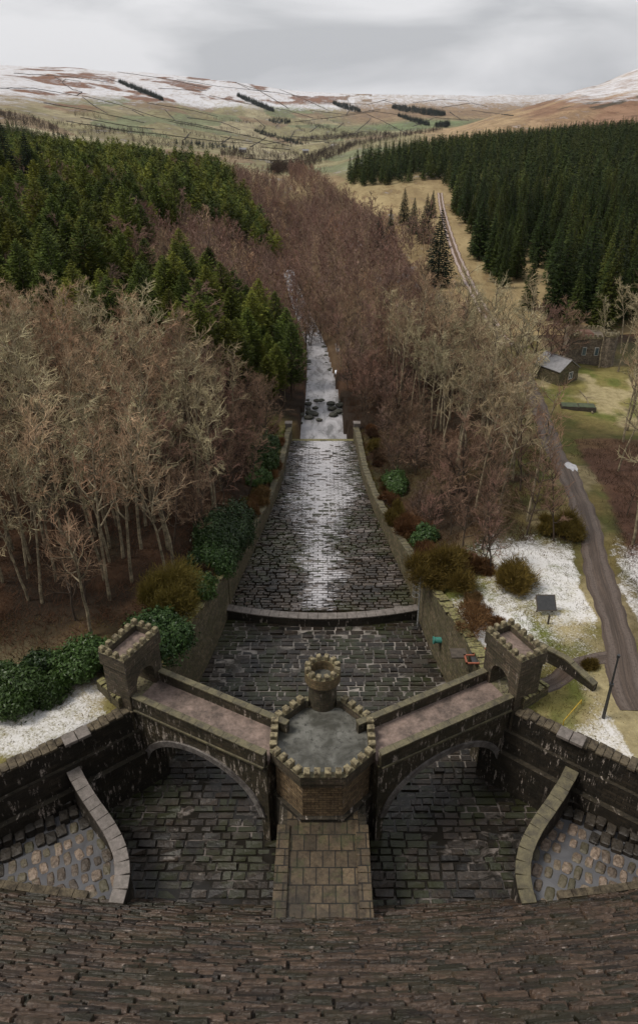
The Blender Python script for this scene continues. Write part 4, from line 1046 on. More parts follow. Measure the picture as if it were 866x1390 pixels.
kb(wf, g0 - .1, g1 + .1, z1, z1 + .12, -.09, .05); kb(wf, g0 - .1, g1 + .1, z0 - .12, z0, -.09, .05); kb(wf, g0 - .1, g0, z0, z1, -.09, .05); kb(wf, g1, g1 + .1, z0, z1, -.09, .05); kb(wf, (g0 + g1) / 2 - .03, (g0 + g1) / 2 + .03, z0, z1, -.07, .05); kb(wf, g0, (g0+g1)/2-.03, 1.72, 1.78, -.07, .05)
wfo = wf.build('window', M['white'], ct); mg = MB(); kb(mg, g0, g1, z0, z1, -.03, .05); mg.build('pane', M['glass'], wfo)

# castellated valve house behind
vc = np.array(unproj(797, 492, 8.8)[:2]); zv = ztf(*vc)
vh = thing('castellated_house', (vc[0], vc[1], zv), 'castle-like stone building with battlements and a rusty red roof behind the cottage', 'building')
def arcpoly(r, a0, a1, n=9, c=(0, 0)): return [(vc[0] + c[0] + r * math.cos(a0 + (a1 - a0) * k / (n - 1)), vc[1] + c[1] + r * math.sin(a0 + (a1 - a0) * k / (n - 1))) for k in range(n)]
mb = MB(); mb.prism([(vc[0] - 4.8, vc[1]), (vc[0] + 4.8, vc[1] - 1), (vc[0] + 4.8, vc[1] + 8), (vc[0] - 4.8, vc[1] + 8)], zv - 1, zv + 7)
mb.build('wall', M['wall_castle'], vh)
for (ox, oy, r, h) in ((-4.6, .2, 1.6, 8.0), (4.6, -.7, 1.9, 8.4)):
    p = [(vc[0] + ox + r * math.cos(math.pi / 4 * k + .39), vc[1] + oy + r * math.sin(math.pi / 4 * k + .39)) for k in range(8)]
    tb_ = MB().prism(p, zv - 1, zv + h - .5).build('corner_turret', M['wall_castle'], vh)
    m2 = MB(); m2.prism([(vc[0] + ox + (x - vc[0] - ox) * 1.1, vc[1] + oy + (y - vc[1] - oy) * 1.1) for x, y in p], zv + h - .5, zv + h)
    for k in range(8): a = math.pi / 4 * k + .78; m2.box((vc[0] + ox + r * .98 * math.cos(a), vc[1] + oy + r * .98 * math.sin(a), zv + h + .3), (.4, .75, .6), a)
    m2.build('battlement', M['merlon'], tb_)
mb = MB()
for e0, e1 in (((-4.8, 0), (4.8, -1)), ((-4.8, 8), (4.8, 8)), ((-4.8, 0), (-4.8, 8)), ((4.8, -1), (4.8, 8))):
    L = math.hypot(e1[0] - e0[0], e1[1] - e0[1]); an = math.atan2(e1[1] - e0[1], e1[0] - e0[0]); n = int(L / 1.15)
    mb.box((vc[0] + (e0[0] + e1[0]) / 2, vc[1] + (e0[1] + e1[1]) / 2, zv + 7.2), (L + .4, .55, .5), an)
    for k in range(n): f_ = (k + .5) / n; mb.box((vc[0] + e0[0] + (e1[0] - e0[0]) * f_, vc[1] + e0[1] + (e1[1] - e0[1]) * f_, zv + 7.72), (.62, .52, .58), an)
mb.build('battlement', M['merlon'], vh)
MB().prism([(vc[0] - 3.4, vc[1] + 1.6), (vc[0] + 1.8, vc[1] + 1.0), (vc[0] + 1.8, vc[1] + 6), (vc[0] - 3.4, vc[1] + 6)], zv + 6.9, zv + 7.9, .6, (vc[0] - .8, vc[1] + 3.6)).build('roof', M['red_roof'], vh)
for dx in (-1.6, 1.6):
    wn_ = MB().box((vc[0] + dx, vc[1] - .5 - dx * .077, zv + 3.6), (1.1, .3, 2.2)).build('window', M['white'], vh); MB().box((vc[0] + dx, vc[1] - .66 - dx * .077, zv + 3.6), (.85, .06, 1.9)).build('pane', M['glass'], wn_)

vh.scale = (.82, .82, .84)
# lidded box on the lawn and fallen branch
b = hit(783, 556); x, y, z = b
bx = thing('storage_bunker', b, 'long low bunker with two mossy green lids on the lawn in front of the cottage', 'bunker')
MB().box((x, y, z + .35), (6.3, 2.2, .9), -.12).build('body', M['wood'], bx)
for k in (-1, 1): MB().box((x + k * 1.55 * math.cos(-.12), y + k * 1.55 * math.sin(-.12), z + .86), (2.9, 2.1, .1), -.12).build('lid', M['green_lid'], bx)
h0 = hit(786, 531); h1 = hit(806, 562)
mb = MB(); pts = [(h0[0] + (h1[0] - h0[0]) * f_ + math.sin(f_ * 5) * .3, h0[1] + (h1[1] - h0[1]) * f_, ztf(h0[0] + (h1[0] - h0[0]) * f_, h0[1] + (h1[1] - h0[1]) * f_) + .15) for f_ in np.linspace(0, 1, 7)]
mb.tube(pts, [.07, .1, .12, .13, .14, .15, .16], 6)
for k in (2, 4): p = pts[k]; mb.tube([p, (p[0] + .8, p[1] - .6, p[2] + .3), (p[0] + 1.3, p[1] - 1.3, p[2] + .25)], [.08, .06, .03], 5)
tag(mb.build('fallen_branch', M['bark_pale'], origin=h0), 'pale fallen branch lying on the lawn beside the green lidded bunker', 'branch')
h0 = hit(775, 636); mb = MB(); mb.add([(h0[0] + 1.0 * math.cos(a) * random.uniform(.7, 1.1), h0[1] + 2.1 * math.sin(a) * random.uniform(.7, 1.1), h0[2] + .12) for a in np.linspace(0, 2 * math.pi, 16, endpoint=False)], [tuple(range(16))])
M['ice'] = flat('icy_puddle', (.5, .5, .52), (.36, .36, .38), 2, .2, .1, .5)
mb.build('puddle', M['ice'])['kind'] = 'structure'

# ------------------------------------------------------------------ trees
def tubes_np(P0, P1, R0, R1, n=3):
    d = P1 - P0; d = d / (np.linalg.norm(d, axis=1)[:, None] + 1e-9)
    up = np.where(np.abs(d[:, 2:3]) < .9, np.array([[0, 0, 1.]]), np.array([[1., 0, 0]]))
    u = np.cross(d, up); u /= np.linalg.norm(u, axis=1)[:, None]; w = np.cross(u, d); m = len(P0)
    V = np.zeros((m, 2 * n, 3))
    for k in range(n):
        a = 2 * math.pi * k / n; o = math.cos(a) * u + math.sin(a) * w
        V[:, k] = P0 + o * R0[:, None]; V[:, n + k] = P1 + o * R1[:, None]
    b = (np.arange(m) * 2 * n)[:, None]
    Fq = np.concatenate([b + np.array((k, (k + 1) % n, n + (k + 1) % n, n + k)) for k in range(n)])
    return V.reshape(-1, 3), Fq, np.tile(np.arange(m), n)

def gen_bare(seed, H, spread=.33, upr=.5, nl=16, ns=6, nt_=7, twr=.016, gnarl=.25, base=.32):
    rs = np.random.default_rng(seed); T = [[], [], [], []]; K = [[], [], [], []]
    def seg(L, a, b, ra, rb): L[0].append(a); L[1].append(b); L[2].append(ra); L[3].append(rb)
    def rand_dir(d, ang):
        u = rs.normal(0, 1, 3); u -= d * u.dot(d); u /= np.linalg.norm(u) + 1e-9; return d * math.cos(ang) + u * math.sin(ang)
    stems = 1 if rs.random() < .75 else 2
    for st in range(stems):
        p = np.array((0, 0, -.4)) + (rs.normal(0, .25, 3) * (1, 1, 0) if st else 0); d = rand_dir(np.array((0, 0, 1.)), .06 + .16 * st); n = 9; tr = [p]; r0 = H * .0095 + .03; HH = H * (1 if st == 0 else .8)
        for k in range(n):
            q = p + d * HH / n; f0, f1 = k / n, (k + 1) / n; seg(T, p, q, r0 * (1 - f0 * .85), r0 * (1 - f1 * .85)); p = q; tr.append(p); d = rand_dir(d, abs(rs.normal(0, .07))); d[2] = abs(d[2]); d /= np.linalg.norm(d)
        for i in range(nl):
            f = base + (1 - base) * (i + rs.random()) / nl; k = min(n - 1, int(f * n)); p0 = tr[k] + (tr[k + 1] - tr[k]) * (f * n - k)
            az = i * 2.4 + rs.normal(0, .4); el = upr + rs.normal(0, .18) + f * .35
            d = np.array((math.cos(az) * math.cos(el), math.sin(az) * math.cos(el), math.sin(el))); L = H * spread * (1.15 - .75 * f) * rs.uniform(.75, 1.2); m = 4; lp = [p0]; rr = r0 * .55 * (1.15 - f * .6)
            for k in range(m):
                q = lp[-1] + d * L / m; seg(T, lp[-1], q, rr * (1 - k / m * .75), rr * (1 - (k + 1) / m * .75)); lp.append(q); d = rand_dir(d, abs(rs.normal(0, gnarl))); d[2] += .10; d /= np.linalg.norm(d)
            for j in range(ns):
                g = .25 + .75 * (j + rs.random()) / ns; k = min(m - 1, int(g * m)); q0 = lp[k] + (lp[k + 1] - lp[k]) * (g * m - k); dd = rand_dir(d, rs.uniform(.4, 1.0)); L2 = L * .42 * rs.uniform(.6, 1.2); q1 = q0 + dd * L2 * .5; d2 = rand_dir(dd, rs.uniform(.1, .5)); q2 = q1 + d2 * L2 * .5
                seg(K, q0, q1, twr * 2, twr * 1.6); seg(K, q1, q2, twr * 1.6, twr)
                for h in range(nt_):
                    w = rs.random(); b0 = q0 + (q1 - q0) * w * 2 if w < .5 else q1 + (q2 - q1) * (w * 2 - 1); d3 = rand_dir(d2, rs.uniform(.3, 1.2)); d3[2] += .15; l3 = rs.uniform(.35, .95) * H / 16
                    seg(K, b0, b0 + d3 * l3, twr, twr * .5)
    return [np.array(x) for x in T], [np.array(x) for x in K]
def bare_meshes(seed, nm, **kw):
    T, K = gen_bare(seed, **kw)
    V, Q, _ = tubes_np(*T, n=6); mt = mesh_np(nm + '_trunk', V, [Q], smooth=True)
    V, Q, ix = tubes_np(*K, n=3); mk = mesh_np(nm + '_crown', V, [Q], {'rnd': RNG.random(len(K[0]))[ix]})
    return mt, mk

def conifer_arr(seed, H, Rm, N, prof='spruce', fs=1.0):
    """needle sprays on whorled drooping branches -> V, Q, rnd"""
    rs = np.random.default_rng(seed)
    nw = int(H / .62); f = rs.random(N) ** (.62 if prof == 'spruce' else .8)      # 0 top .. 1 bottom
    lo = .06 if prof == 'spruce' else .22
    wh = np.round(f * nw) / nw; z = H * (1 - wh * (1 - lo)) + rs.normal(0, .09, N)
    if prof == 'spruce': Rr = Rm * (wh ** .85) * (1 - .25 * np.clip(wh - .85, 0, 1) * 4)
    else: Rr = Rm * np.clip(np.sin(np.clip(wh * 1.12 + .03, 0, 1) * math.pi * .62) ** .9, .05, 1) 
    nb = 9; kb_ = rs.integers(0, nb, N); off = (wh * 977.13) % 6.283
    br = np.sin(kb_ * 12.9898 + wh * 78.233 * nw) * 43758.5453; br = br - np.floor(br)
    Rr = Rr * (.68 + .5 * br); th = kb_ * 2 * math.pi / nb + off + rs.normal(0, .12, N)
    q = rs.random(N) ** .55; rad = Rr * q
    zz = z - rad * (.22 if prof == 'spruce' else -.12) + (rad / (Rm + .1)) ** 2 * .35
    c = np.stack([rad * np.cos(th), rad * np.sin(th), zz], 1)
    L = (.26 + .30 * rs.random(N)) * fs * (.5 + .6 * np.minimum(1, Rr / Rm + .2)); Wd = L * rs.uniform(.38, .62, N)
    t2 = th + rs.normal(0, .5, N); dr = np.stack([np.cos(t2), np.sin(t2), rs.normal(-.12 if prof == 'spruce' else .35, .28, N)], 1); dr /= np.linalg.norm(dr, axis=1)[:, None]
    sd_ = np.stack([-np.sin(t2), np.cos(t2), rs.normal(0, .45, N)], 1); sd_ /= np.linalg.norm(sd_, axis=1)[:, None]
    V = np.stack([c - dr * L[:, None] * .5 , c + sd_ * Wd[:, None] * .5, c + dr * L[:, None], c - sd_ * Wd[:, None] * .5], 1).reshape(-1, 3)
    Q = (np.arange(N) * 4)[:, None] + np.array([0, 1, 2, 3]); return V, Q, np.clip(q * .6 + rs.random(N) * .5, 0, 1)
def trunk_mesh(H, r, nm):
    mb = MB(); mb.tube([(0, 0, -.5), (0, 0, H * .5), (0, 0, H * .96)], [r, r * .6, .03], 7)
    me = bpy.data.meshes.new(nm); me.from_pydata(mb.v, [], mb.f); me.update(); return me

VAR = {}
def conifer_var(kind, k, H, Rm, N, prof, mat, bark, fs=1.0):
    V, Q, r = conifer_arr(100 + k * 7 + len(kind), H, Rm, N, prof, fs)
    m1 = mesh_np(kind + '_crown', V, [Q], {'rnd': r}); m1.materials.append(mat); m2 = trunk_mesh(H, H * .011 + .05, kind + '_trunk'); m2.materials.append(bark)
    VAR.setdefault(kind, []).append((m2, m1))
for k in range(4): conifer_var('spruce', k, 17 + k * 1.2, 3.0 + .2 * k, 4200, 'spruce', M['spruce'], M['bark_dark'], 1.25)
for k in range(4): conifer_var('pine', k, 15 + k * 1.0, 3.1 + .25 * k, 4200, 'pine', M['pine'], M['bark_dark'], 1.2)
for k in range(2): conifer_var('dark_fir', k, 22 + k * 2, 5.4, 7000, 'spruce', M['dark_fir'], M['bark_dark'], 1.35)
def bare_var(kind, k, tw, bark, **kw):
    a, b = bare_meshes(500 + 31 * k + len(kind) * 3, kind, **kw); a.materials.append(bark); b.materials.append(tw); VAR.setdefault(kind, []).append((a, b))
for k in range(5): bare_var('tan', k, M['twig_tan'], M['bark_pale'], H=16 + k * 1.0, spread=.27, nl=15, ns=5, nt_=5, gnarl=.36, base=.42, twr=.019)
for k in range(5): bare_var('grey', k, M['twig_grey'], M['bark_pale'], H=15.5 + k * 1.1, spread=.26, nl=14, ns=5, nt_=5, gnarl=.40, base=.5, twr=.024)
for k in range(4): bare_var('brown', k, M['twig_brown'], M['bark_dark'], H=10 + k * .9, spread=.38, nl=16, ns=7, nt_=7, gnarl=.24, base=.25, twr=.017)
for k in range(3): bare_var('purple', k, M['twig_purple'], M['bark_dark'], H=8.5 + k * 1.0, spread=.42, nl=18, ns=7, nt_=8, gnarl=.2, base=.15, twr=.018, upr=.65)

NAMES = {'spruce': ('spruce_tree', 'spruce'), 'pine': ('pine_tree', 'pine'), 'dark_fir': ('fir_tree', 'fir'), 'tan': ('bare_tree', 'bare tree'), 'grey': ('birch_tree', 'birch'), 'brown': ('bushy_bare_tree', 'bare tree'), 'purple': ('scrub_tree', 'scrub tree')}
def put_tree(kind, x, y, label, group, sc=None, z=None):
    v = random.choice(VAR[kind]); nm, cat = NAMES[kind]
    e = thing(nm, (x, y, ztf(x, y) if z is None else z), label, cat, group); s = sc or random.uniform(.78, 1.15)
    e.rotation_euler = (random.gauss(0, .02), random.gauss(0, .02), random.random() * 6.283); e.scale = (s * random.uniform(.9, 1.1), s * random.uniform(.9, 1.1), s)
    for nmp, me in (('trunk', v[0]), ('crown', v[1])):
        o = bpy.data.objects.new(nmp, me); COL.objects.link(o); o.parent = e
    return e
def zone(e, base, ys, rows, xs, cols):
    px, py = proj(tuple(e.location)); y = e.location.y
    r = rows[sum(y > q for q in ys)]; c = cols[sum(px > q for q in xs)]
    e['label'] = f'{base} {r}, {c}'
    if len(e['label'].split()) > 16: e['label'] = f'{base} {r}'
def scatter(x0, x1, y0, y1, sp, test, jit=.42):
    X, Y = np.meshgrid(np.arange(x0, x1, sp), np.arange(y0, y1, sp)); X = (X + RNG.uniform(-jit, jit, X.shape) * sp).ravel(); Y = (Y + RNG.uniform(-jit, jit, Y.shape) * sp).ravel()
    k = np.array([bool(test(a, b)) for a, b in zip(X, Y)]); return X[k], Y[k]
def inview(x, y, z, m=60):
    px, py = proj((x, y, z)); return -m < px < 866 + m

def mass(name, kindlist, X, Y, label, cat, low, mat, tr_scale=1.0):
    """many distant trees in one object (beyond the individuals)"""
    if len(X) == 0: return
    Z = zt(X, Y); Vs, Qs, Rs, Ts = [], [], [], []; off = 0
    vi = RNG.integers(0, len(low), len(X))
    for q, (V, Q, r) in enumerate(low):
        ii = np.where(vi == q)[0]
        if len(ii) == 0: continue
        a = RNG.random(len(ii)) * 6.283; s = RNG.uniform(.62, 1.15, len(ii)) * tr_scale; c, sn_ = np.cos(a)[:, None], np.sin(a)[:, None]
        P = np.stack([(V[None, :, 0] * c - V[None, :, 1] * sn_) * s[:, None] + X[ii][:, None], (V[None, :, 0] * sn_ + V[None, :, 1] * c) * s[:, None] + Y[ii][:, None], V[None, :, 2] * s[:, None] + Z[ii][:, None]], -1)
        Vs.append(P.reshape(-1, 3)); k = len(ii); Qs.append((Q[None] + (np.arange(k) * len(V))[:, None, None]).reshape(-1, Q.shape[1]) + off); off += k * len(V)
        Rs.append(np.tile(r, k)); Ts.append(np.repeat(RNG.random(k), len(Q)))
    me = mesh_np(name, np.concatenate(Vs), [np.concatenate(Qs)], {'rnd': np.concatenate(Rs), 'tr': np.concatenate(Ts)})
    o = link(name, me, mat); tag(o, label, cat, kind='stuff'); return o
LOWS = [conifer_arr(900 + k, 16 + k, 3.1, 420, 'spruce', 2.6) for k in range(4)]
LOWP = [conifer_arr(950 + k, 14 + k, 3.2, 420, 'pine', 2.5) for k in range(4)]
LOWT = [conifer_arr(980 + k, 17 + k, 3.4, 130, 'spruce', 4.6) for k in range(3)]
def lowbare(seed, H, **kw):
    T, K = gen_bare(seed, H, nl=10, ns=4, nt_=4, twr=.05, **kw)
    K = [np.concatenate([a, b]) for a, b in zip(K, T)]
    P0, P1, R0, R1 = K; d = P1 - P0; sd_ = np.cross(d, RNG.normal(0, 1, d.shape)); sd_ /= np.linalg.norm(sd_, axis=1)[:, None] + 1e-9
    V = np.stack([P0 - sd_ * R0[:, None], P0 + sd_ * R0[:, None], P1 + sd_ * R1[:, None], P1 - sd_ * R1[:, None]], 1).reshape(-1, 3)
    return V, (np.arange(len(P0)) * 4)[:, None] + np.array([0, 1, 2, 3]), RNG.random(len(P0))
LOWB = [lowbare(700 + k, 8.5 + k, spread=.42, upr=.6, base=.15) for k in range(5)]

def cam_d(x, y): return math.hypot(x, y)
# --- left bare wood
def t1(x, y):
    if y > 134 - .0 * x or y < 55: return False
    if x > -(wch(y) + 3.2 + max(0, (72 - y)) * .30): return False
    if y < 60 and x < -24: return y > 57.5
    if (x + 62) ** 2 + (y - 118) ** 2 < 30: return False
    return inview(x, y, 13, 90)
X, Y = scatter(-82, -10, 54, 136, 3.35, t1)
o_ = np.argsort(Y)
for i in o_:
    x, y = X[i], Y[i]; k = random.random(); edge = x > -(wch(y) + 12)
    if y > 112 and x > -40: kind = 'brown' if k < .7 else 'purple'
    elif edge and y > 72: kind = 'brown' if k < .5 else 'grey'
    else: kind = 'tan' if k < .55 else ('grey' if k < .92 else 'brown')
    lab = {'tan': 'tan-twigged tree', 'grey': 'pale-trunked birch', 'brown': 'brown bushy tree', 'purple': 'low purplish tree'}[kind]
    e = put_tree(kind, x, y, lab, 'leafless trees of the left wood', random.uniform(.8, 1.1) * (1.0 if y < 112 else .85))
    zone(e, lab, (64, 78, 96, 114), ('at the front edge of the left wood', 'in the front rows of the left wood', 'in the middle of the left wood', 'deep in the left wood', 'at the back of the left wood'), (40, 120, 200, 260), ('at the left frame edge', 'towards the left frame edge', 'halfway to the channel', 'towards the channel', 'on the channel side'))
nL = len(X)
# --- right bare wood between the channel and the track
def t2(x, y):
    if not (67 < y < 160): return False
    if x < wch(y) + 4.0 or x > xtrack(y) - (4.2 if y < 84 else 7.0): return False
    if y < 74 and x > 22: return False
    return True
X, Y = scatter(8, 62, 66, 160, 4.0, t2)
for i in range(len(X)):
    x, y = X[i], Y[i]; k = random.random(); near_river = x < wch(y) + 11
    kind = ('brown' if k < .75 else 'purple') if near_river else ('grey' if k < .45 else ('tan' if k < .7 else 'brown'))
    lab = {'tan': 'leafless tan-twigged tree in the wood between channel and track', 'grey': 'tall pale-trunked birch in the wood between channel and track', 'brown': 'leafless brown tree in the wood between channel and track', 'purple': 'low purplish leafless tree in the wood between channel and track'}[kind]
    e = put_tree(kind, x, y, lab, 'leafless trees between channel and track', random.uniform(.85, 1.15) if not near_river else random.uniform(.6, .85))
    zone(e, {'tan': 'tan-twigged tree', 'grey': 'tall pale-trunked birch', 'brown': 'brown bushy tree', 'purple': 'low purplish tree'}[kind], (82, 100, 125), ('at the near edge of the right wood', 'in the near part of the right wood', 'in the middle of the right wood', 'at the far end of the right wood'), (560, 620, 680), ('beside the channel', 'towards the channel', 'towards the track', 'beside the muddy track'))
# tall birch by the cottage, trees at the right edge
for (px, py, kd, sc, lb) in ((722, 516, 'purple', 1.75, 'tall wide reddish birch standing over the cottage'), (742, 498, 'purple', 1.45, 'reddish leafless tree behind the cottage roof'), (812, 500, 'grey', .9, 'grey-green leafless tree in front of the right end of the castle-like building'), (758, 500, 'brown', 1.25, 'wide brown leafless tree between the cottage and the castle-like building'), (700, 535, 'grey', 1.25, 'pale-trunked tree beside the track left of the cottage'),
                         (858, 560, 'grey', 1.2, 'grey-green leafless tree at the right edge behind the bunker'), (845, 600, 'grey', 1.05, 'slender grey-green leafless tree by the right edge of the lawn'), (880, 640, 'grey', 1.2, 'leafless tree at the right edge right of the puddle'), (858, 740, 'grey', .95, 'pale leaning leafless tree at the right edge beyond the track'), (905, 700, 'tan', 1.0, 'tan leafless tree half out of frame on the right'), (890, 780, 'tan', .9, 'tan leafless tree on the right bank beyond the track'), (868, 520, 'grey', 1.3, 'dense grey-green tree right of the castle-like building'), (838, 505, 'grey', 1.0, 'grey-green tree beside the castle-like building')):
    x, y, z = hit(px, py); put_tree(kd, x, y, lb, None, sc, z)

for (px, py, kd, sc, lb) in ((842, 480, 'grey', 1.0, 'grey-green tree behind the right end of the castle-like building'), (872, 540, 'grey', 1.3, 'tall grey-green tree at the right edge level with the bunker'), (850, 585, 'tan', .9, 'tan leafless tree on the right edge of the lawn below the bunker'), (878, 600, 'brown', 1.1, 'brown leafless tree half cut by the right edge above the bracken'), (838, 640, 'grey', .8, 'small pale birch in the bracken right of the puddle'), (866, 665, 'tan', .95, 'tan tree leaning over the bracken at the right edge'), (884, 720, 'brown', 1.0, 'brown leafless tree cut by the right edge beside the muddy track'), (850, 700, 'brown', .7, 'low brown tree in the bracken beside the muddy track'), (875, 800, 'grey', .8, 'pale birch cut by the right edge above the snowy verge'), (690, 560, 'grey', 1.0, 'pale birch leaning over the far muddy track'), (676, 590, 'grey', 1.1, 'tall pale birch beside the middle of the muddy track')):
    x, y, z = hit(px, py); put_tree(kd, x, y, lb, None, sc, z)
# --- conifers
def off_track(x, y): return abs(x - xtrack(y)) > 5
def con_left(x, y):
    s = x / y
    if y < 134 or y > 640 or s > -.03: return False
    if y > 192 and x > -50: return s < -.056 and y > 325 and y < np.interp(s, [-.30, -.22, -.13, -.06], [640, 640, 540, 335])
    if y < 215: return x < -(wch(y) + 2.2) and not (y < 150 and x < -48 and random.random() < .5) and y > 128 + max(0, -x - 30) * .25
    if y < 318: return (x < -48 - (y - 215) * .10) or (x < -9 and y < 232)
    wob = (fbm(np.array([y / 40.]), np.array([.5]), 6)[0] - .5) * .03
    return s < -.056 + wob and y < np.interp(s, [-.30, -.22, -.13, -.06], [640, 640, 540, 335])
def clear_left(x, y): return (y > 190 and fbm(np.array([x / 26.]), np.array([y / 45.]), 91)[0] > .575) or ((x + 118) / 9) ** 2 + ((y - 380) / 45) ** 2 < 1 or ((x + 60) / 10) ** 2 + ((y - 240) / 14) ** 2 < 1 or (x < -92 and 250 < y < 300 and random.random() < .6)
Xa, Ya = scatter(-330, -3, 128, 640, 6.0, lambda x, y: con_left(x, y) and not clear_left(x, y) and inview(x, y, 25, 70))
def con_right(x, y):
    if y > 1020 or y < (196 if x < 58 else 176): return False
    tx = xtrack(y)
    if y < 196: return x > 58
    if y < 330: return x > tx + 6 + (6 if y < 215 else 0)
    if y > np.interp(x / y, [.02, .06, .12, .2], [620, 700, 860, 1020]): return False
    if y < 540: return x > tx + 6
    if y > 580: return x > y * .034
    return x > y * .055 + (fbm(np.array([y / 60.]), np.array([.5]), 3)[0] - .5) * 30
Xb, Yb = scatter(10, 520, 175, 1020, 6.6, lambda x, y: con_right(x, y) and random.random() > .05 and fbm(np.array([x / 16.]), np.array([y / 30.]), 95)[0] < .70 and inview(x, y, 15, 70))
oa = np.argsort(Ya); ob = np.argsort(Yb); NA, NB = 270, 280
for i in oa[:NA]:
    e = put_tree('pine', Xa[i], Ya[i], 'x', 'conifers of the left plantation', random.uniform(.6, .98) if Ya[i] < 196 and Xa[i] > -52 else random.uniform(.7, 1.25))
    zone(e, 'green conifer', (165, 190, 225), ('in the front row of the left plantation', 'in the near left plantation', 'well inside the left plantation', 'far inside the left plantation'), (90, 200, 300, 360), ('at the left frame edge', 'left of its middle', 'in its middle', 'towards the stream', 'right beside the stream'))
for i in ob[:NB]:
    e = put_tree('spruce', Xb[i], Yb[i], 'x', 'spruces of the right plantation', random.uniform(.62, 1.32))
    zone(e, 'dark spruce', (215, 245, 285), ('in the front row of the right plantation', 'in the near right plantation', 'well inside the right plantation', 'far inside the right plantation'), (680, 740, 810), ('beside the forest track', 'near the forest track', 'above the castle-like building', 'at the right frame edge'))
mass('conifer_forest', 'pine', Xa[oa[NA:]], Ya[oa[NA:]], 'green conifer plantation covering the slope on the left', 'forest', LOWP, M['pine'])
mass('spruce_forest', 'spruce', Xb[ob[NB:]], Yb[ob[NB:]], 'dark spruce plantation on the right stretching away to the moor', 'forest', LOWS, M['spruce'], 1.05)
# single dark firs beside the far track and on the far left
for (px, py, sc, lb) in ((593, 388, 1.05, 'big dark fir standing alone in the meadow beside the forest track'), (576, 330, .8, 'dark fir left of the forest track, above the lone big one'), (560, 318, .7, 'middle dark fir of the group left of the forest track'), (585, 296, .6, 'small dark fir beside the bend of the forest track'), (548, 305, .7, 'dark fir above the purple thicket by the track'), (530, 330, .6, 'small dark fir among the purple thicket'), (515, 338, .6, 'small dark fir on the river side of the purple thicket'),
                       (18, 272, 1.3, 'large blue-green fir at the left edge'), (48, 276, 1.15, 'large blue-green fir right of the one at the left edge'), (62, 262, .9, 'smaller fir beside the pale clearing on the left'), (-5, 262, 1.3, 'large fir cut by the left edge of the frame')):
    x, y, z = hit(px, py); put_tree('dark_fir', x, y, lb, None, sc, z)

# leafless trees mixed into the plantations
Xm, Ym = scatter(-190, -8, 138, 330, 15, lambda x, y: con_left(x, y) and random.random() < .6)
for x, y in zip(Xm, Ym):
    e = put_tree('purple', x, y, 'x', 'leafless trees among the left plantation', random.uniform(1.3, 1.7)); zone(e, 'reddish leafless tree standing', (190, 250), ('among the nearest conifers on the left', 'among the middle conifers on the left', 'among the far conifers on the left'), (100, 250), ('at the left edge', 'halfway', 'near the stream'))
# --- purple-brown thickets of the valley bottom
def pv(x, y):
    if not (134 < y < 900): return False
    xr = xriv(y); w = wch(y) + (2.5 if y < 160 else .8)
    if abs(x - xr) < w and y < 207: return False
    if x > xr:
        if y < 330: 
            if x > xtrack(y) - 7: return False
            if y > 186 and x > 30 - (y - 200) * .03 and y < 275: return False
            return True
        return x < min(xtrack(y) - 12, 30 if y < 380 else 30 - (y - 380) * .12 + 14 * (fbm(np.array([y / 30.]), np.array([2.5]), 7)[0] - .5)) and (y < 400 or fbm(np.array([x / 25.]), np.array([y / 40.]), 46)[0] > .40)
    if y < 192: return x > -(w + 2)
    if y < 320: return x > -56 - (y - 192) * .12
    wob = (fbm(np.array([y / 40.]), np.array([.5]), 6)[0] - .5) * .03
    d_ = fbm(np.array([x / 30.]), np.array([y / 50.]), 44)[0]
    return (x / y > -.125 + wob and y > np.interp(x / y, [-.125, -.05], [545, 340]) and y < 600 and d_ > .34) or x / y > -.056 + wob and (y < 380 or (d_ > .38 + (y - 380) / 1500 and abs(x - xr) < 46 - (y - 380) * .06))
Xc, Yc = scatter(-100, 80, 134, 900, 5.0, lambda x, y: pv(x, y) and not (y > 520 and x > 28 and random.random() < .8))
oc = np.argsort(Yc); NC = 185
for i in oc[:NC]:
    kd = random.choice(('purple', 'purple', 'brown', 'tan', 'tan' if random.random() < .6 else 'brown')); e = put_tree(kd, Xc[i], Yc[i], 'leafless purplish-brown tree of the thicket along the stream', 'leafless trees of the valley thicket', random.uniform(.75, 1.15) * (.62 if kd == 'tan' else 1))
    zone(e, {'purple': 'low purplish tree', 'brown': 'brown bushy tree', 'tan': 'slim pale tree'}[kd], (165, 195, 225), ('just past the end of the paved channel', 'in the near valley thicket', 'in the middle of the valley thicket', 'in the farther valley thicket'), (330, 400, 440, 500), ('far left of the stream', 'left of the stream', 'beside the stream', 'right of the stream', 'towards the meadow'))
for k, yy in enumerate((204, 207, 210, 214, 218, 223, 228, 234, 240, 247, 254)):
    xx = float(xriv(yy)) + (-2.6, 2.4)[k % 2] * random.uniform(.6, 1)
    e = put_tree('purple' if k % 3 else 'brown', xx, yy, ('low purplish' if k % 3 else 'brown bushy') + ' tree overhanging the stream where it vanishes into the thicket', 'trees overhanging the stream', random.uniform(.9, 1.15), z=float(zfloor(yy)) + 1.2 - .9)
k2 = np.arange(len(oc)) >= NC; sel = oc[k2]; rp = RNG.random(len(sel)) < .12
mass('pale_thicket', 'tan', Xc[sel[rp]], Yc[sel[rp]], 'paler grey leafless trees dotted through the valley woodland', 'woodland', LOWB, M['twig_tan'])
oc = np.concatenate([oc[:NC], sel[~rp]])
mass('valley_thicket', 'purple', Xc[oc[NC:]], Yc[oc[NC:]], 'purplish-brown leafless woodland filling the valley floor', 'woodland', LOWB, M['twig_purple'])
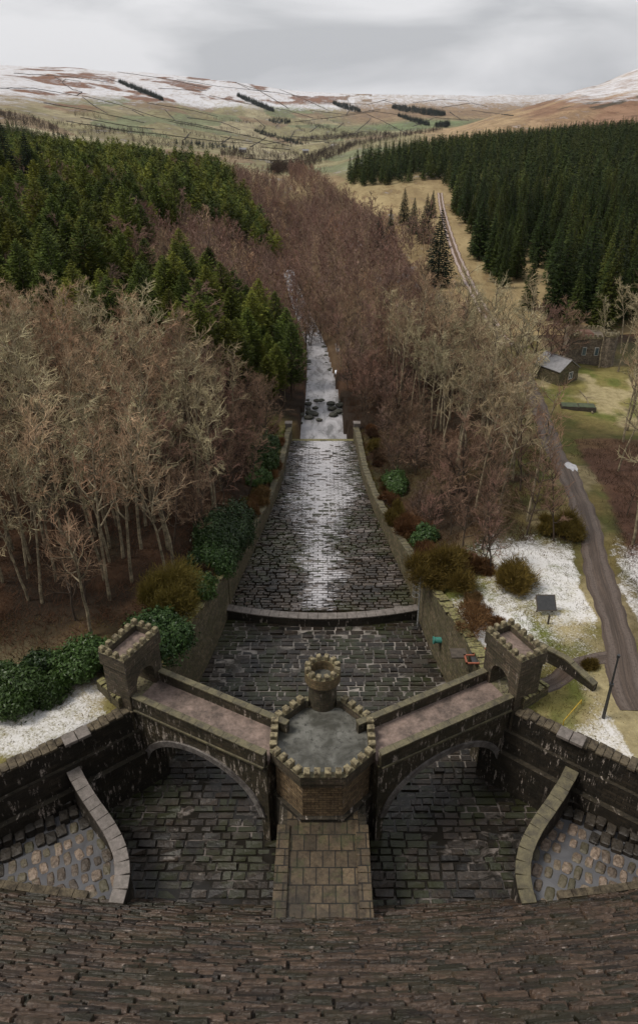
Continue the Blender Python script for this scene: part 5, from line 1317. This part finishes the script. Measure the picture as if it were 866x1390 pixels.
# bare patches on the left slope
Xd, Yd = scatter(-320, -40, 200, 620, 6.0, lambda x, y: (con_left(x, y) and clear_left(x, y) and random.random() < .75 and not ((x + 118) / 9) ** 2 + ((y - 380) / 45) ** 2 < 1) or (x < -170 and y > 330 and random.random() < .35))
mass('slope_thicket', 'purple', Xd, Yd, 'reddish leafless scrub scattered between the conifers on the left slope', 'woodland', LOWB, M['twig_purple'])
# --- far woods, hedgerows: one object per wood
def band(px0, py0, px1, py1, thick, n, label, low, mat, sc=1.0, nm='far_wood'):
    X, Y = [], []
    for k in range(n):
        f = random.random(); px = px0 + (px1 - px0) * f; py = py0 + (py1 - py0) * f + random.uniform(-.5, .5) * thick * (1 - abs(2 * f - 1) ** 4)
        h = hit(px, py); X.append(h[0] + random.uniform(-4, 4)); Y.append(h[1] + random.uniform(-1, 1) * h[1] * .004)
    mass(nm, 'x', np.array(X), np.array(Y), label, 'woodland', low, mat, sc)
band(162, 112, 222, 137, 4, 420, 'dark belt of conifers on the snowy hillside at the upper left', LOWT, M['dark_fir'], 1.3)
band(323, 131, 372, 152, 4.5, 320, 'dark conifer belt on the hillside above the green fields', LOWT, M['dark_fir'], 1.5)
band(452, 141, 489, 152, 6, 260, 'small dark wood on the hillside at the centre', LOWT, M['dark_fir'], 1.5)
band(532, 147, 604, 157, 7, 520, 'long dark plantation near the head of the valley', LOWT, M['dark_fir'], 1.6)
band(540, 158, 583, 171, 4, 220, 'brownish wood below the long plantation at the valley head', LOWT, M['dark_fir'], 1.3)
band(591, 172, 609, 171, 5, 90, 'small round copse in the valley head meadow', LOWT, M['dark_fir'], 1.3)
band(366, 165, 394, 166, 7, 130, 'round dark copse among the green fields', LOWT, M['dark_fir'], 1.0)
band(345, 178, 410, 197, 5, 200, 'line of dark trees descending through the green fields', LOWT, M['dark_fir'], .85)
band(405, 165, 480, 186, 4, 190, 'leafless belt of trees across the far green fields', LOWB, M['far_twigs'], 1.3)
band(405, 192, 530, 184, 6, 420, 'trees along the foot of the far fields', LOWB, M['far_twigs'], 1.5)
band(300, 212, 420, 214, 12, 330, 'leafless trees around the distant farm', LOWB, M['far_twigs'], 1.0)
band(370, 238, 480, 200, 15, 800, 'leafless wood following the valley floor beyond the plantations', LOWB, M['far_twigs'], 1.0)
band(470, 200, 600, 177, 4, 300, 'dark wooded stream line winding to the valley head', LOWB, M['far_twigs'], 1.3)
band(0, 158, 78, 178, 12, 240, 'dark mixed trees above the left plantation', LOWB, M['bark_dark'], 1.0)
band(70, 168, 250, 196, 7, 110, 'scattered leafless trees on the lower left hillside', LOWB, M['far_twigs'], .9)
band(0, 185, 110, 225, 22, 260, 'dark conifers behind the large firs at the left edge', LOWS, M['spruce'], 1.0)
band(240, 196, 330, 205, 6, 70, 'row of trees at the edge of the pale fields', LOWT, M['dark_fir'], .8)
band(480, 168, 545, 196, 3, 40, 'thin hedge line on the far fields', LOWB, M['twig_brown'], 1.0)
band(700, 186, 866, 180, 5, 40, 'sparse bare trees on the moor edge behind the spruces', LOWB, M['twig_brown'], .9)

for (a, b, c, d, th2_, n_) in ((60, 190, 200, 178, 3, 60), (130, 176, 230, 190, 2, 50), (250, 181, 330, 200, 2, 60), (300, 175, 360, 192, 2, 45), (400, 172, 430, 190, 2, 40), (430, 160, 470, 172, 2, 40), (330, 165, 366, 178, 3, 40), (240, 170, 290, 178, 2, 40), (500, 170, 560, 180, 2, 45), (520, 188, 600, 178, 2, 50), (180, 196, 260, 204, 3, 60), (340, 205, 420, 196, 3, 70), (100, 158, 140, 162, 2, 25), (280, 160, 330, 168, 2, 35), (440, 196, 500, 200, 4, 60), (420, 215, 460, 200, 5, 80)):
    band(a, b, c, d, th2_, n_, f'loose line of dark leafless trees on the distant {"left" if a < 250 else ("central" if a < 430 else "far right")} fields', LOWB, M['far_twigs'], 1.1, 'hedgerow_trees')
# ------------------------------------------------------------------ dry stone walls on the far hillside
M['field_wall'] = flat('dry_stone', (.045, .04, .035), (.07, .06, .05), .3, .9, .3, .2)
WL = [[(0, 120), (45, 120), (80, 126), (105, 130), (112, 125), (100, 122), (88, 115), (85, 111), (90, 108), (115, 112)], [(112, 132), (130, 145), (150, 157)], [(112, 130), (160, 142), (215, 160), (280, 172), (340, 186), (400, 200)],
      [(215, 120), (285, 124)], [(150, 108), (165, 114)], [(75, 105), (88, 112)], [(230, 165), (300, 178), (345, 186)], [(90, 165), (170, 178), (230, 184), (290, 192), (350, 196)], [(110, 160), (175, 172), (215, 176)],
      [(285, 130), (330, 140), (390, 150), (430, 162)], [(240, 108), (300, 118), (360, 124), (420, 133)], [(300, 106), (350, 122), (380, 140), (395, 150)], [(380, 122), (420, 138), (450, 152)], [(390, 185), (440, 190), (500, 178)],
      [(400, 166), (450, 160), (520, 150)], [(486, 150), (520, 165), (560, 186)], [(500, 150), (540, 156), (575, 172)], [(470, 130), (476, 148), (466, 160)], [(560, 140), (600, 135), (640, 138)], [(520, 136), (560, 150)], [(600, 146), (640, 140), (665, 146)],
      [(340, 200), (360, 188), (372, 178)], [(300, 196), (318, 183)], [(250, 190), (262, 176)], [(420, 180), (436, 168)], [(455, 176), (470, 164)], [(330, 215), (380, 219), (410, 216)], [(355, 200), (398, 204)], [(480, 182), (500, 165), (505, 158)], [(640, 150), (700, 158)], 
      [(20, 100), (90, 104), (150, 112)], [(140, 95), (230, 108), (290, 122)], [(180, 150), (200, 160)], [(225, 150), (240, 166)], [(255, 160), (300, 166), (330, 178)], [(345, 160), (360, 172), (352, 184)], [(385, 160), (372, 176)], [(400, 178), (392, 192)], [(420, 150), (470, 156), (520, 148)], [(440, 140), (500, 142), (530, 134)], [(320, 112), (340, 122), (372, 126)], [(60, 140), (120, 150), (200, 168)], [(200, 140), (260, 150), (300, 160)], [(300, 186), (360, 196), (400, 190), (450, 194)], [(560, 172), (590, 160), (640, 164)], [(610, 152), (630, 166)]]
for i, pl_ in enumerate(WL):
    P = []
    for (a, b), (c, d) in zip(pl_[:-1], pl_[1:]):
        n = max(3, int(math.hypot(c - a, d - b) / 4))
        for k in range(n): f = k / n; P.append(hit(a + (c - a) * f + random.uniform(-.4, .4), b + (d - b) * f + random.uniform(-.25, .25)))
    P = [P[0]] + [q for p, q in zip(P[:-1], P[1:]) if math.hypot(p[0] - q[0], p[1] - q[1]) > 3]
    if len(P) < 2: continue
    mb = MB(); dd = sum(p[1] for p in P) / len(P); th_w = .8 + dd / 3600
    wall_strip(mb, [(x, y, z + 1.1 + dd / 4000) for x, y, z in P], th_w, -60 if False else (lambda x, y: ztf(x, y) - 3))
    tag(mb.build('field_wall', M['field_wall'], origin=P[0]), 'thin dark dry stone wall dividing the distant fields and moor', 'wall', 'dry stone walls on the far hills')
# distant farm
for k, (px, py) in enumerate(((330, 207), (415, 208))):
    x, y, z = hit(px, py); fh = thing('farmhouse', (x, y, z), ['distant pale farmhouse at the left among the valley trees', 'distant pale farmhouse at the foot of the central fields'][k], 'house')
    MB().box((x, y, z + 3), (16, 9, 7)).build('wall', M['coping_grey'], fh)
    MB().add([(x - 8.5, y - 5, z + 6.4), (x + 8.5, y - 5, z + 6.4), (x + 8.5, y + 5, z + 6.4), (x - 8.5, y + 5, z + 6.4), (x - 8.5, y, z + 10), (x + 8.5, y, z + 10)], [(0, 1, 5, 4), (2, 3, 4, 5), (1, 2, 5), (3, 0, 4), (3, 2, 1, 0)]).build('roof', M['slate'], fh)

# ------------------------------------------------------------------ bushes
def leaf_bush(name, x, y, rx, ry, h, mat, N, label, cat, lobes=7, leaf=.2, z=None, group=None, twiggy=False, seed=0):
    lobes = lobes if not twiggy else 13
    rs = np.random.default_rng(seed + int(abs(x * 31 + y * 17))); z = ztf(x, y) if z is None else z
    if twiggy: N = int(N * 1.3)
    e = thing(name, (x, y, z - .1), label, cat, group); cs = []
    for k in range(lobes):
        a = rs.random() * 6.283; q = rs.random() ** .6 * (.62 if not twiggy else .85); r = (rs.uniform(.32, .52) if not twiggy else rs.uniform(.20, .42)) * (1.1 - q * .4); cs.append((rx * q * math.cos(a), ry * q * math.sin(a), h * rs.uniform(.25, .62) * (1 - q * .45), r))
    ci = rs.integers(0, lobes, N); cs = np.array(cs); d = rs.normal(0, 1, (N, 3)); d[:, 2] = np.abs(d[:, 2]) - .25; d /= np.linalg.norm(d, axis=1)[:, None]
    rad = cs[ci, 3] * (1 + rs.normal(0, .08 if not twiggy else .26, N)) * (.88 + .34 * np.abs(np.sin(d[:, 0] * 5 + ci) * np.cos(d[:, 1] * 6 + ci * 2))) * (.82 + .3 * rs.random(N) ** .5); c = cs[ci, :3] + d * rad[:, None] * np.array((rx, ry, h * .95)); c[:, 2] = np.maximum(c[:, 2], .05)
    # drop buried leaves
    if twiggy:
        L = leaf * rs.uniform(1.5, 4.0, N); dr = d + rs.normal(0, .45, (N, 3)) + np.array((0, 0, .5)); dr /= np.linalg.norm(dr, axis=1)[:, None]
        V, Q, ix = tubes_np(c - dr * L[:, None] * .5, c + dr * L[:, None] * .5, np.full(N, .022), np.full(N, .010)); r = rs.random(N)[ix]
    else:
        n1 = d + rs.normal(0, .5, (N, 3)); n1 /= np.linalg.norm(n1, axis=1)[:, None]; u = np.cross(n1, rs.normal(0, 1, (N, 3))); u /= np.linalg.norm(u, axis=1)[:, None]; w = np.cross(n1, u); L = leaf * rs.uniform(.7, 1.3, N)
        V = np.stack([c - u * L[:, None], c + w * L[:, None] * .45, c + u * L[:, None], c - w * L[:, None] * .45], 1).reshape(-1, 3); Q = (np.arange(N) * 4)[:, None] + np.array([0, 1, 2, 3]); r = rs.random(N)
    link('foliage', mesh_np('foliage', V, [Q], {'rnd': r}), mat, e, (x, y, z - .1))
    K = [[], [], [], []]
    for k in range(9):
        a = rs.random() * 6.283; K[0].append((0, 0, -.2)); K[1].append(tuple(cs[k % lobes, :3])); K[2].append(.09); K[3].append(.03)
    V, Q, _ = tubes_np(*[np.array(q, float) for q in K], n=5); link('stems', mesh_np('stems', V, [Q]), M['bark_dark'], e, (x, y, z - .1))
    return e
def bush_px(px, py, zz, rx, ry, h, kind, label, N=None):
    x, y, _ = unproj(px, py, zz)
    sx_ = -1 if x < 0 else 1; m_ = float(wch(y)) + 1.1 + .22 * rx
    if abs(x) < m_: x = sx_ * m_
    if kind == 'rhodo': leaf_bush('rhododendron', x, y, rx, ry, h, M['rhodo'], N or int(1500 * rx * ry * .5 + 1500), label, 'rhododendron', leaf=.17)
    elif kind == 'gorse': leaf_bush('gorse_bush', x, y, rx, ry, h, M['gorse'], N or int(5200 + 600 * rx * ry), label, 'bush', leaf=.2, twiggy=True)
    elif kind == 'rust': leaf_bush('shrub', x, y, rx, ry, h, M['rust_bush'], N or 6000, label, 'shrub', leaf=.2, twiggy=True)
bush_px(336, 745, 8.5, 4.6, 6.2, 6.6, 'rhodo', 'largest rounded rhododendron leaning over the left edge of the channel')
bush_px(298, 752, 10, 3.6, 4.8, 5.4, 'rhodo', 'rhododendron behind the largest one on the left of the channel')
bush_px(312, 782, 10, 2.6, 3.0, 3.6, 'rhodo', 'small rhododendron between the big one and the yellow bush')
bush_px(283, 765, 11, 3.0, 3.0, 3.2, 'rhodo', 'rhododendron just above the yellow-brown bush')
bush_px(238, 880, 13.2, 4.6, 3.8, 4.4, 'rhodo', 'wide rhododendron right behind the left gate tower')
bush_px(262, 800, 12.5, 3.0, 2.6, 2.6, 'rhodo', 'dark rhododendron left of the yellow-brown bush')
bush_px(118, 915, 13.4, 4.2, 3.0, 3.4, 'rhodo', 'rhododendron left of the left gate tower')
bush_px(92, 925, 13.4, 2.2, 1.7, 2.2, 'rhodo', 'smaller rhododendron between the two larger ones beside the snow')
bush_px(30, 952, 13.4, 4.2, 3.0, 3.4, 'rhodo', 'large rhododendron above the snow strip at the left edge')
bush_px(68, 952, 13.4, 1.8, 1.4, 1.8, 'rhodo', 'small rhododendron on the edge of the snow strip')
bush_px(8, 925, 13.4, 2.4, 2.0, 2.0, 'rhodo', 'rhododendron cut by the left edge of the frame')
bush_px(358, 632, 4.5, 4.0, 6, 5.6, 'rhodo', 'dark rhododendron by the far left wall end')
bush_px(352, 655, 5.2, 2.4, 3.2, 3.0, 'rhodo', 'small bright rhododendron below the far left one')
bush_px(365, 640, 4.5, 2.0, 3.0, 2.4, 'rust', 'reddish shrub on the left channel wall')
bush_px(372, 682, 5, 1.4, 3.4, 2.4, 'rust', 'rusty shrub hanging over the left channel wall')
bush_px(282, 835, 12.2, 3.7, 3.0, 6.0, 'gorse', 'yellow-brown twiggy bush on the left bank beside the weir')
bush_px(600, 788, 11.8, 4.2, 4.0, 4.8, 'gorse', 'large yellow-brown twiggy bush on the right bank above the weir')
bush_px(695, 800, 12.4, 3.2, 2.6, 3.6, 'gorse', 'rounded yellow-brown bush on the edge of the snowy grass')
bush_px(762, 722, 11.8, 2.8, 3.2, 3.4, 'gorse', 'yellow-green bush beside the muddy track')
bush_px(560, 712, 9.0, 2.8, 3.6, 3.4, 'rust', 'orange-brown shrub above the right channel wall')
bush_px(536, 655, 6.0, 2.4, 4, 3.2, 'rhodo', 'dark ivy-green bush on the right bank of the channel')
bush_px(575, 725, 10, 2.0, 2.4, 2.6, 'rhodo', 'dark green bush among the shrubs on the right bank')
bush_px(520, 700, 7.5, 1.8, 3.6, 2.6, 'gorse', 'yellow shrub along the far right channel wall')
bush_px(548, 770, 10.5, 2.0, 2.4, 2.4, 'rust', 'brown shrub hanging over the right wall near the weir')
bush_px(640, 775, 12, 3.0, 2.6, 2.4, 'rust', 'brown shrub between the two yellow bushes')
bush_px(800, 905, 13.4, .8, .6, .8, 'gorse', 'small tuft beside the dark low wall', 1400)
bush_px(672, 848, 13.2, .8, .7, .9, 'rust', 'small dead shrub behind the right gate tower', 1200)

# small ragged scrub softening both banks of the channel
for k in range(34):
    sd1 = -1 if k % 2 else 1; y = random.uniform(71, 130) if k > 7 else random.uniform(56, 68); x = sd1 * (float(wch(y)) + random.uniform(1.6, 3.6)); r1 = random.uniform(.8, 1.9)
    kd, mt, w1 = random.choice((('gorse_bush', 'gorse', 'yellowish'), ('shrub', 'rust_bush', 'rusty'), ('shrub', 'bramble', 'dark brown')))
    row = ['beside the weir', 'along the middle of the far channel', 'near the far end of the channel'][0 if y < 80 else (1 if y < 108 else 2)]
    leaf_bush(kd, x, y, r1, r1 * random.uniform(1, 1.8), r1 * random.uniform(.9, 1.5), M[mt], 1300, f'small ragged {w1} shrub on the {SIDE[sd1]} bank {row}', 'bush', leaf=.2, twiggy=True, group='small shrubs along the channel walls', seed=k)
for (px, py, r1, lb) in ((316, 700, 2.6, 'dark rhododendron above the largest one on the left bank'), (345, 690, 1.8, 'small rhododendron between the largest one and the far wall'), (200, 868, 2.2, 'rhododendron squeezed between the left gate tower and the wood'), (150, 900, 1.8, 'low rhododendron right beside the foot of the left gate tower'), (60, 915, 2.2, 'rhododendron at the back of the clump beside the snow')):
    bush_px(px, py, 11 if py < 800 else 13.4, r1 * 1.2, r1, r1 * 1.1, 'rhodo', lb)
# undergrowth: tussocks and brambles on the wood floors
def undergrowth(name, X, Y, mat, label, L0, L1, per, rad):
    n = len(X) * per; bx_ = np.repeat(X, per) + RNG.normal(0, rad, n); by_ = np.repeat(Y, per) + RNG.normal(0, rad, n); bz_ = zt(bx_, by_)
    P0 = np.stack([bx_, by_, bz_ - .05], 1); d = RNG.normal(0, .5, (n, 3)); d[:, 2] = RNG.uniform(.3, 1, n); d /= np.linalg.norm(d, axis=1)[:, None]
    P1 = P0 + d * RNG.uniform(L0, L1, n)[:, None]; V, Q, ix = tubes_np(P0, P1, np.full(n, .025), np.full(n, .008)); o = link(name, mesh_np(name, V, [Q], {'rnd': RNG.random(n)[ix]}), mat); tag(o, label, 'undergrowth', kind='stuff')
k = 2600; X = RNG.uniform(-60, -12, k); Y = RNG.uniform(50, 130, k); m = np.array([x < -(wch(y) + 1.5) and (y > 50.5 if x < -24 else (y > 56 or x > -17)) for x, y in zip(X, Y)])
undergrowth('bramble', X[m], Y[m], M['bramble'], 'brown bramble and dead bracken on the floor of the left wood', .3, 1.0, 22, .7)
k = 3200; X = RNG.uniform(6, 60, k); Y = RNG.uniform(66, 190, k); m = np.array([x > wch(y) + 1.3 and x < xtrack(y) - 2.5 and not (y < 74 and x > 19) and not (y > 186 and x > 30) for x, y in zip(X, Y)])
undergrowth('bramble', X[m], Y[m], M['bramble'], 'brown bramble and bracken in the wood left of the muddy track', .3, 1.1, 22, .7)
k = 1500; X = RNG.uniform(30, 80, k); Y = RNG.uniform(50, 130, k); m = np.array([x > xtrack(y) + 3.5 and (y < 112 or x > 66) for x, y in zip(X, Y)])
undergrowth('bramble', X[m], Y[m], M['bramble'], 'reddish bracken on the bank right of the muddy track', .25, .8, 20, .7)
k = 900; X = RNG.uniform(12, 36, k); Y = RNG.uniform(36, 74, k); m = np.array([x > wch(y) + 1.6 and abs(x - xtrack(y)) > 2.4 for x, y in zip(X, Y)])
undergrowth('grass_tufts', X[m], Y[m], M['gorse'], 'straw-coloured grass tufts poking through the snow on the right bank', .08, .3, 16, .5)
k = 420; X = RNG.uniform(-40, -16, k); Y = RNG.uniform(38, 58, k); m = np.array([x < -(wch(y) + 1.4) for x, y in zip(X, Y)])
undergrowth('grass_tufts', X[m], Y[m], M['gorse'], 'straw-coloured grass tufts poking through the snow on the left bank', .08, .3, 14, .5)
k = 500; Y = RNG.uniform(70, 131, k); X = np.where(RNG.random(k) < .5, -1, 1) * (wch(Y) + RNG.uniform(.1, 1.6, k))
undergrowth('wall_growth', X, Y, M['gorse'], 'yellow moss and grass along the tops of the far channel walls', .1, .5, 14, .25)

# ------------------------------------------------------------------ air
hz = MB().box((0, 4670, 160), (11400, 9500, 560)); HZ = hz.build('haze', None); HZ['kind'] = 'stuff'; HZ['label'] = 'thin haze in the valley air'; HZ['category'] = 'haze'
hm = bpy.data.materials.new('haze'); hm.use_nodes = True; hn = hm.node_tree; hn.nodes.clear()
ho = hn.nodes.new('ShaderNodeOutputMaterial'); pv_ = hn.nodes.new('ShaderNodeVolumePrincipled'); pv_.inputs['Color'].default_value = (.80, .83, .88, 1); pv_.inputs['Density'].default_value = .000014; pv_.inputs['Anisotropy'].default_value = .2
hn.links.new(pv_.outputs[0], ho.inputs['Volume']); HZ.data.materials.clear(); HZ.data.materials.append(hm)
